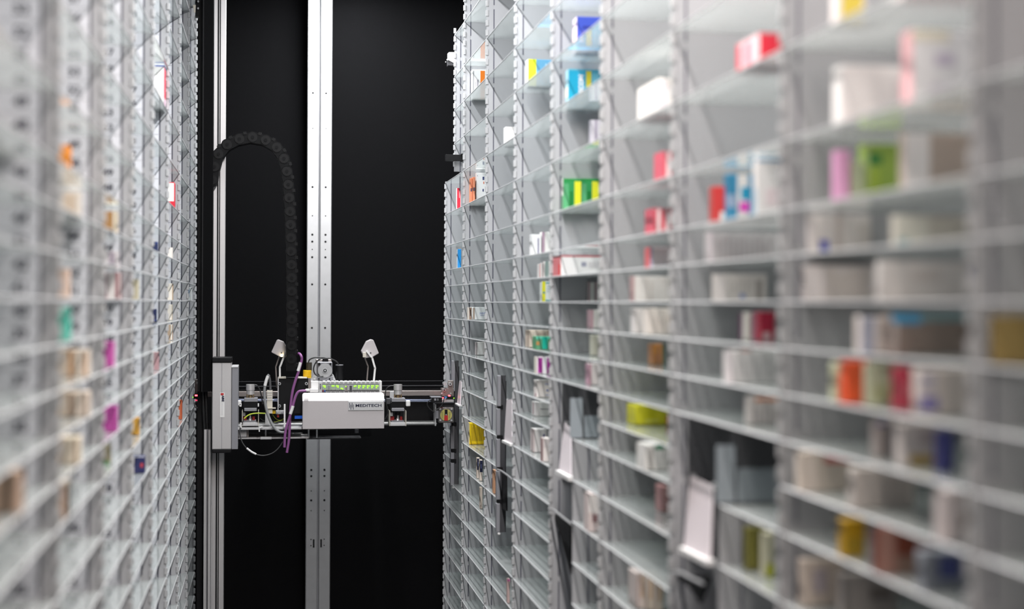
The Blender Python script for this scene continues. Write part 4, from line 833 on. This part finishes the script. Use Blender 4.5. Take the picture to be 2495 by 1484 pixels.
# black drive box
bx = pb('drive_box', 678, 921, 751, 1008, 4.41, 4.47, M_blk, 0.002)
pb('drive_rim', 676.5, 921, 679, 1006, 4.405, 4.47, M_lgrey, 0, bx); pb('drive_rim', 678, 920, 697, 922.3, 4.405, 4.47, M_cream, 0, bx); pb('drive_rim', 722, 920, 748, 922.3, 4.405, 4.47, M_cream, 0, bx)
pb('drive_rim', 749, 922, 757, 955, 4.415, 4.47, M_dsteel, 0, bx)
for x, y in ((681, 935), (746.5, 935), (681, 989.5)):
    pc('washer', x, y, 3.6, 4.402, 4.41, M_steel, bx); pc('screw', x, y, 1.9, 4.4005, 4.403, M_blk, bx)
pb('foot_bracket', 672, 1000, 692, 1009, 4.40, 4.42, M_galv, 0.0008, bx)
for x in (676, 688): pc('screw', x, 1003.5, 2.8, 4.394, 4.40, M_steel, bx)
pb('red_clip', 675, 1009, 680, 1017, 4.41, 4.42, M_red, 0.0005)
pb('blue_glow', 718, 1013, 737, 1020.5, 4.43, 4.436, M_glowb, 0.0005)  # emissive slab painting the blue glow on reflective parts
# terminal connector with cables
ic = pb('terminal_connector', 650, 952, 664, 995, 4.40, 4.44, M_cream, 0.001)
for y in (956, 962, 968, 974): pb('terminal_ridge', 651, y, 663, y+1.2, 4.399, 4.401, M_lgrey, 0, ic)
pb('terminal_base', 646, 1008, 657, 1034, 4.41, 4.44, M_lgrey, 0.0008); pb('terminal_clip', 652, 994, 672, 996, 4.395, 4.42, M_cream, 0); pb('terminal_foot', 653, 996, 664, 1008, 4.40, 4.43, M_cream, 0.001)
pb('yellow_tag', 663, 1000, 671, 1008, 4.41, 4.415, M_yel, 0)
for P in ([(664, 1010), (672, 1020), (682, 1024), (692, 1020)], [(667, 1029), (678, 1026), (689, 1025)]): pt('earth_lead', P, 0.6, 4.43, M_ygreen)
for P in ([(634, 1019), (640, 1024), (648, 1026)], [(660, 1030), (675, 1032), (690, 1027)], [(664, 1012), (668, 1026), (680, 1031)]): pt('thin_lead', P, 0.7, 4.44, M_bcable)
# IO modules
io = pb('io_rail', 757, 930, 930, 958, 4.42, 4.47, M_lgrey, 0.0008)
pb('io_coupler', 757.5, 929, 776, 956, 4.414, 4.45, M_white, 0.001, io)
pb('io_brand_strip', 777, 930, 784.5, 957, 4.415, 4.45, M_lgrey, 0.0006, io)
me = text_mesh('ECKH', 0.006, M_navy, 1.0, 0.0002); on_face(me, io, onY(780.5, 942, 4.4142), (0, math.pi/2, 0))
pb('io_end', 924.5, 928.5, 930.5, 957, 4.412, 4.46, M_white, 0.001, io)
mw = (924-785)/13
pale = pm('module_window', (0.36, 0.42, 0.34), 0.4, noise=0.04)
LEDS = {0: ((.3, 0), (.62, 0), (.62, 1)), 2: ((.3, 0), (.65, 0)), 3: ((.3, 0), (.62, 0), (.62, 1)), 4: ((.35, 2), (.65, 2.4)), 5: ((.4, .5),), 7: ((.35, .3), (.65, 0))}
for j in range(13):
    x = 785+mw*j
    m = pb('io_module', x+0.3, 930.5, x+mw-0.3, 957, 4.416, 4.45, M_lgrey, 0.0006, io)
for j in range(13):
    x = 785+mw*j
    pb('module_latch', x+1.5, 928.3, x+mw-2.5, 932, 4.413, 4.44, M_white, 0.0006, io)
    if j not in (5, 6): pb('module_window', x+0.2, 937.5, x+mw-0.2, 950, 4.4145, 4.418, pale, 0, io)
    pb('module_band', x+0.2, 951.2, x+mw-0.2, 952.2, 4.4143, 4.418, M_dgrey, 0, io); pb('module_band', x+0.2, 935.4, x+mw-0.2, 936.3, 4.4143, 4.418, M_mgrey, 0, io)
    for (u, v) in LEDS.get(j, ((.32, 0), (.66, 0), (.36, 1.4)) if j >= 8 else ()):
        pc('status_led', x+mw*u, 940.5+3*v, 1.55, 4.4132, 4.415, M_ledg, io, 12)
    if j in (1, 5, 6):
        pb('module_grid', x+2.5, 940, x+mw-2.2, 953 if j > 1 else 948.5, 4.4138, 4.4165, {1: M_mgrey, 5: M_dsteel, 6: M_dgrey}[j], 0, io)
    for u in (.25, .6): pb('module_socket', x+mw*u, 954, x+mw*(u+.18), 956, 4.4140, 4.417, M_dgrey, 0, io)
pb('module_flag', 785.5, 950.5, 789, 954.5, 4.4135, 4.417, pm('maroon', (0.2, 0.03, 0.06), 0.5, noise=0.05), 0, io); pb('module_flag', 789.5, 951, 793.5, 954.5, 4.4135, 4.417, pm('flag_blue', (0.03, 0.1, 0.35), 0.5, noise=0.05), 0, io)
# housing with sloping lid
xa, xb = onY(737, 1010, YF).x, onY(936.3, 1010, YF).x
z0, z1 = onY(836, 1045.3, YF).z, onY(836, 976.5, YF).z
YH = YF+0.025; z2 = onY(836, 957, YH).z
hs = MB().bev((xa, YF, z0), (xb, YH, z1), 0.0012).build('housing', M_house, rb)
rr = 0.006
lid = MB(); n = 5
prof = [(xa, 0)]+[(xa+rr-rr*math.cos(i*math.pi/2/n), 1-(rr-rr*math.sin(i*math.pi/2/n))/(z2-z1)) for i in range(n+1)]
prof += [(xb-(p[0]-xa), p[1]) for p in prof[::-1]]
P = []
for x, f in prof:
    P.append(Vector((x, YF+(YH-YF)*f, z1+(z2-z1)*f)))
lid.prism(P, (0, 0.004, -0.004)); lid.build('sloping_lid', M_house, hs)
sg = MB().bev((onY(848, 988, YF).x, YF-0.0022, onY(890, 1000.5, YF).z), (onY(934.5, 988, YF).x, YF, onY(890, 977.3, YF).z), 0.0012).build('name_plate', M_lgrey, hs)
me = text_mesh('MEDITECH', 0.0112, M_navy, 1.0, 0.00028, 1.0); W_ = max(v.co.x for v in me.vertices)-min(v.co.x for v in me.vertices)
tx0, tx1 = onY(866.3, 988, YF).x, onY(929.5, 988, YF).x
o = on_face(text_mesh('MEDITECH', 0.0112, M_navy, (tx1-tx0)/W_, 0.00028, 1.0), sg, ((tx0+tx1)/2, YF-0.0026, onY(898, 988.2, YF).z))
for i, (ya, yb) in enumerate(((981.5, 993.5), (986, 998), (981.5, 993), (985.5, 998))):
    x = 851.4+2.9*i; pb('logo_bar', x, ya, x+1.5, yb, YF-0.0027, YF-0.002, M_navy, 0, sg)
# drive motor above
dm = pb('drive_motor', 773, 882, 810, 918, 4.46, 4.52, M_mgrey, 0.002)
pc('gear_disc', 792, 903, 17.3, 4.448, 4.46, M_galv, dm, 32); pc('disc_hub', 792, 903, 6.0, 4.444, 4.449, M_steel, dm); pc('hub_bore', 792, 903, 4.2, 4.442, 4.445, M_blk, dm); pc('hub_pin', 792, 903, 2.2, 4.440, 4.443, M_steel, dm)
q = [onY(x, y, 4.446) for x, y in ((788, 914), (800, 916), (798, 919), (792, 920.5), (789.5, 917))]
MB().prism(q, (0, 0.006, 0)).build('disc_lug', M_galv, dm)
pc('screw', 805, 887, 2.2, 4.455, 4.46, M_blk, dm); pc('screw', 778, 887, 3.0, 4.455, 4.46, M_blk, dm)
pb('motor_back', 786, 873, 800, 884, 4.48, 4.50, M_blk, 0.001, dm); pb('motor_shoulder', 770, 876, 808, 886, 4.50, 4.53, M_dsteel, 0.001, dm)
q = [onY(x, y, 4.455) for x, y in ((756, 929), (770, 911), (773, 914), (773, 929))]; MB().prism(q, (0, 0.05, 0)).build('motor_gusset', M_lgrey, dm)
q = [onY(x, y, 4.455) for x, y in ((810, 929), (810, 912), (813, 914), (819, 929))]; MB().prism(q, (0, 0.05, 0)).build('motor_gusset', M_lgrey, dm)
pb('motor_cradle', 772, 917, 811, 929, 4.45, 4.50, M_mgrey, 0.001, dm)
for x, y in ((766, 923), (814, 924)): pc('screw', x, y, 2.4, 4.448, 4.455, M_steel, dm)
for x in (777, 803): pc('cradle_hole', x, 923.5, 2, 4.4485, 4.452, M_blk, dm)
pv('dark_plug', 745.5, 760, 883, 903, 4.46, pm('plug_brown', (0.05, 0.042, 0.03), 0.35, noise=0.15)); pv('yellow_plug', 738.5, 758.5, 902, 922, 4.455, M_yel)
for y in (905, 908.5, 912, 915.5): pv('yellow_rib', 738, 759, y, y+1.2, 4.455, pm('yellow_rib', (0.75, 0.42, 0.01), 0.4, noise=0.05))
pv('black_capacitor', 818, 836, 890, 932, 4.47, M_blk); pv('capacitor_cap', 817.5, 836.5, 888.5, 890.5, 4.47, M_mgrey)
pt('motor_cable', [(751.5, 883), (755, 876), (766, 871.5), (781, 870.5), (795, 871), (806, 874)], 1.7, 4.45, M_bcable)
pt('motor_cable', [(825, 889), (820, 881), (806, 874.5), (792, 873), (778, 876), (768, 886), (764, 900), (768, 912), (778, 917.5), (788, 917)], 1.7, 4.438, M_bcable)
# camera heads on stalks
def head(pp, stalk, stalk2, led, nm):
    Y = 4.44; q = [onY(x, y, Y) for x, y in pp]
    bm = bmesh.new(); f = bm.faces.new([bm.verts.new(v) for v in q]); r = bmesh.ops.extrude_face_region(bm, geom=[f])
    for v in [g for g in r['geom'] if isinstance(g, bmesh.types.BMVert)]: v.co.y += 0.034
    bmesh.ops.bevel(bm, geom=bm.edges[:], offset=0.0018, segments=2, affect='EDGES', profile=0.5)
    bm.verts.index_update(); mb = MB().add([v.co.copy() for v in bm.verts], [[v.index for v in f.verts] for f in bm.faces]); bm.free()
    h = mb.build('camera_head', M_house, rb)
    def flat(name, P, wpx, mat, Y):
        """flat bent strip through pixels"""
        mb = MB()
        for (a, b) in zip(P[:-1], P[1:]):
            A, B = onY(*a, Y), onY(*b, Y); d = (B-A).normalized(); n = Vector((d.z, 0, -d.x))*wpx*0.00059
            mb.prism([A-n-d*0.0006, B-n+d*0.0006, B+n+d*0.0006, A+n-d*0.0006], (0, 0.012, 0))
        mb.build(name, mat, rb)
    flat('camera_stalk', stalk, 4.3, M_white, 4.428); flat('camera_stalk_rear', stalk2, 3.0, M_dsteel, 4.48)
    if led: pc('camera_lamp', led[0], led[1], 3.2, 4.432, 4.44, M_warm, h)
    return h
h = head([(661, 858.5), (674.5, 829), (678.5, 827.5), (691.5, 833), (697.5, 845), (697, 861), (685, 871)], [(682, 925), (681.8, 895), (691, 872), (695.5, 858)], [(674.5, 945), (672, 894), (680, 870)], (686.5, 866.5), 'a')
pc('camera_dimple', 686, 860, 1.6, 4.438, 4.441, M_dgrey, h)
h = head([(880.5, 856), (893, 832), (904, 827), (910, 828.5), (923.3, 861), (909, 869.5), (889, 873)], [(910.5, 934), (914, 897), (907, 872), (894, 855.5)], [(894, 930), (897, 893), (890, 874)], None, 'b')
pb('camera_underside', 884, 858, 893, 871, 4.436, 4.44, M_cream, 0.001, h); pc('camera_dimple', 903, 860, 1.8, 4.438, 4.441, M_dgrey, h)
# cables
pt('purple_cable', [(724, 862.5), (729, 862), (733.5, 867), (735, 876), (732, 890), (727, 907), (719, 930), (712, 958), (708, 992), (706, 1030), (704, 1070), (699, 1103)], 3.3, 4.362, M_purple, dy=[.03, .015, 0, 0, 0, 0, 0, 0, 0, 0, 0, 0])
pt('cable_sleeve', [(732.3, 883), (729.5, 894), (726.3, 904)], 4.0, 4.3615, M_white)
pt('purple_cable', [(746, 952.5), (736, 952.6), (727, 955), (721, 964), (716, 980), (711, 1000), (704, 1022), (697, 1045), (694, 1066), (693, 1090)], 3.3, 4.348, M_purple)
pt('cable_sleeve', [(714, 989), (711, 999), (707.5, 1009)], 3.9, 4.3475, M_white)
pb('purple_plug', 744, 948, 755, 955, 4.35, 4.37, M_white, 0.002); pb('purple_plug_body', 755, 947.5, 775, 956.5, 4.39, 4.412, M_white, 0.001)
pt('grey_cable', [(656, 913), (652, 918), (648, 930), (645, 945), (644.5, 965), (647, 988), (653, 1011), (663, 1034), (673, 1047), (684, 1053), (696, 1053)], 3.4, 4.37, M_gcable)
pt('cable_sleeve', [(653, 916), (649, 927), (645.5, 940)], 3.9, 4.3695, M_white)
pt('grey_cable', [(655, 914), (657.5, 925), (658.5, 938), (659, 952)], 2.8, 4.41, pm('cable_dark_grey', (0.09, 0.09, 0.095), 0.45, noise=0.06))
pt('earth_wire', [(595, 1020), (603, 1013), (614, 1008.5), (630, 1007), (647, 1007.5)], 1.5, 4.374, M_ygreen)
pt('loop_cable', [(595, 1020), (590.5, 1029), (586, 1040), (584.5, 1052), (586, 1066), (592, 1081), (602, 1093), (613, 1101), (625, 1107.5), (641, 1110), (657, 1107), (670, 1100), (681, 1089), (690, 1075)], 1.4, 4.375, pm('cable_loop', (0.06, 0.06, 0.062), 0.45, noise=0.06))
pt('cable_sleeve', [(601, 1092), (612, 1100.5), (624, 1107)], 2.6, 4.3745, M_white)
pt('cable_sleeve', [(588, 1030), (586.3, 1036), (587, 1042)], 2.2, 4.3745, M_white)
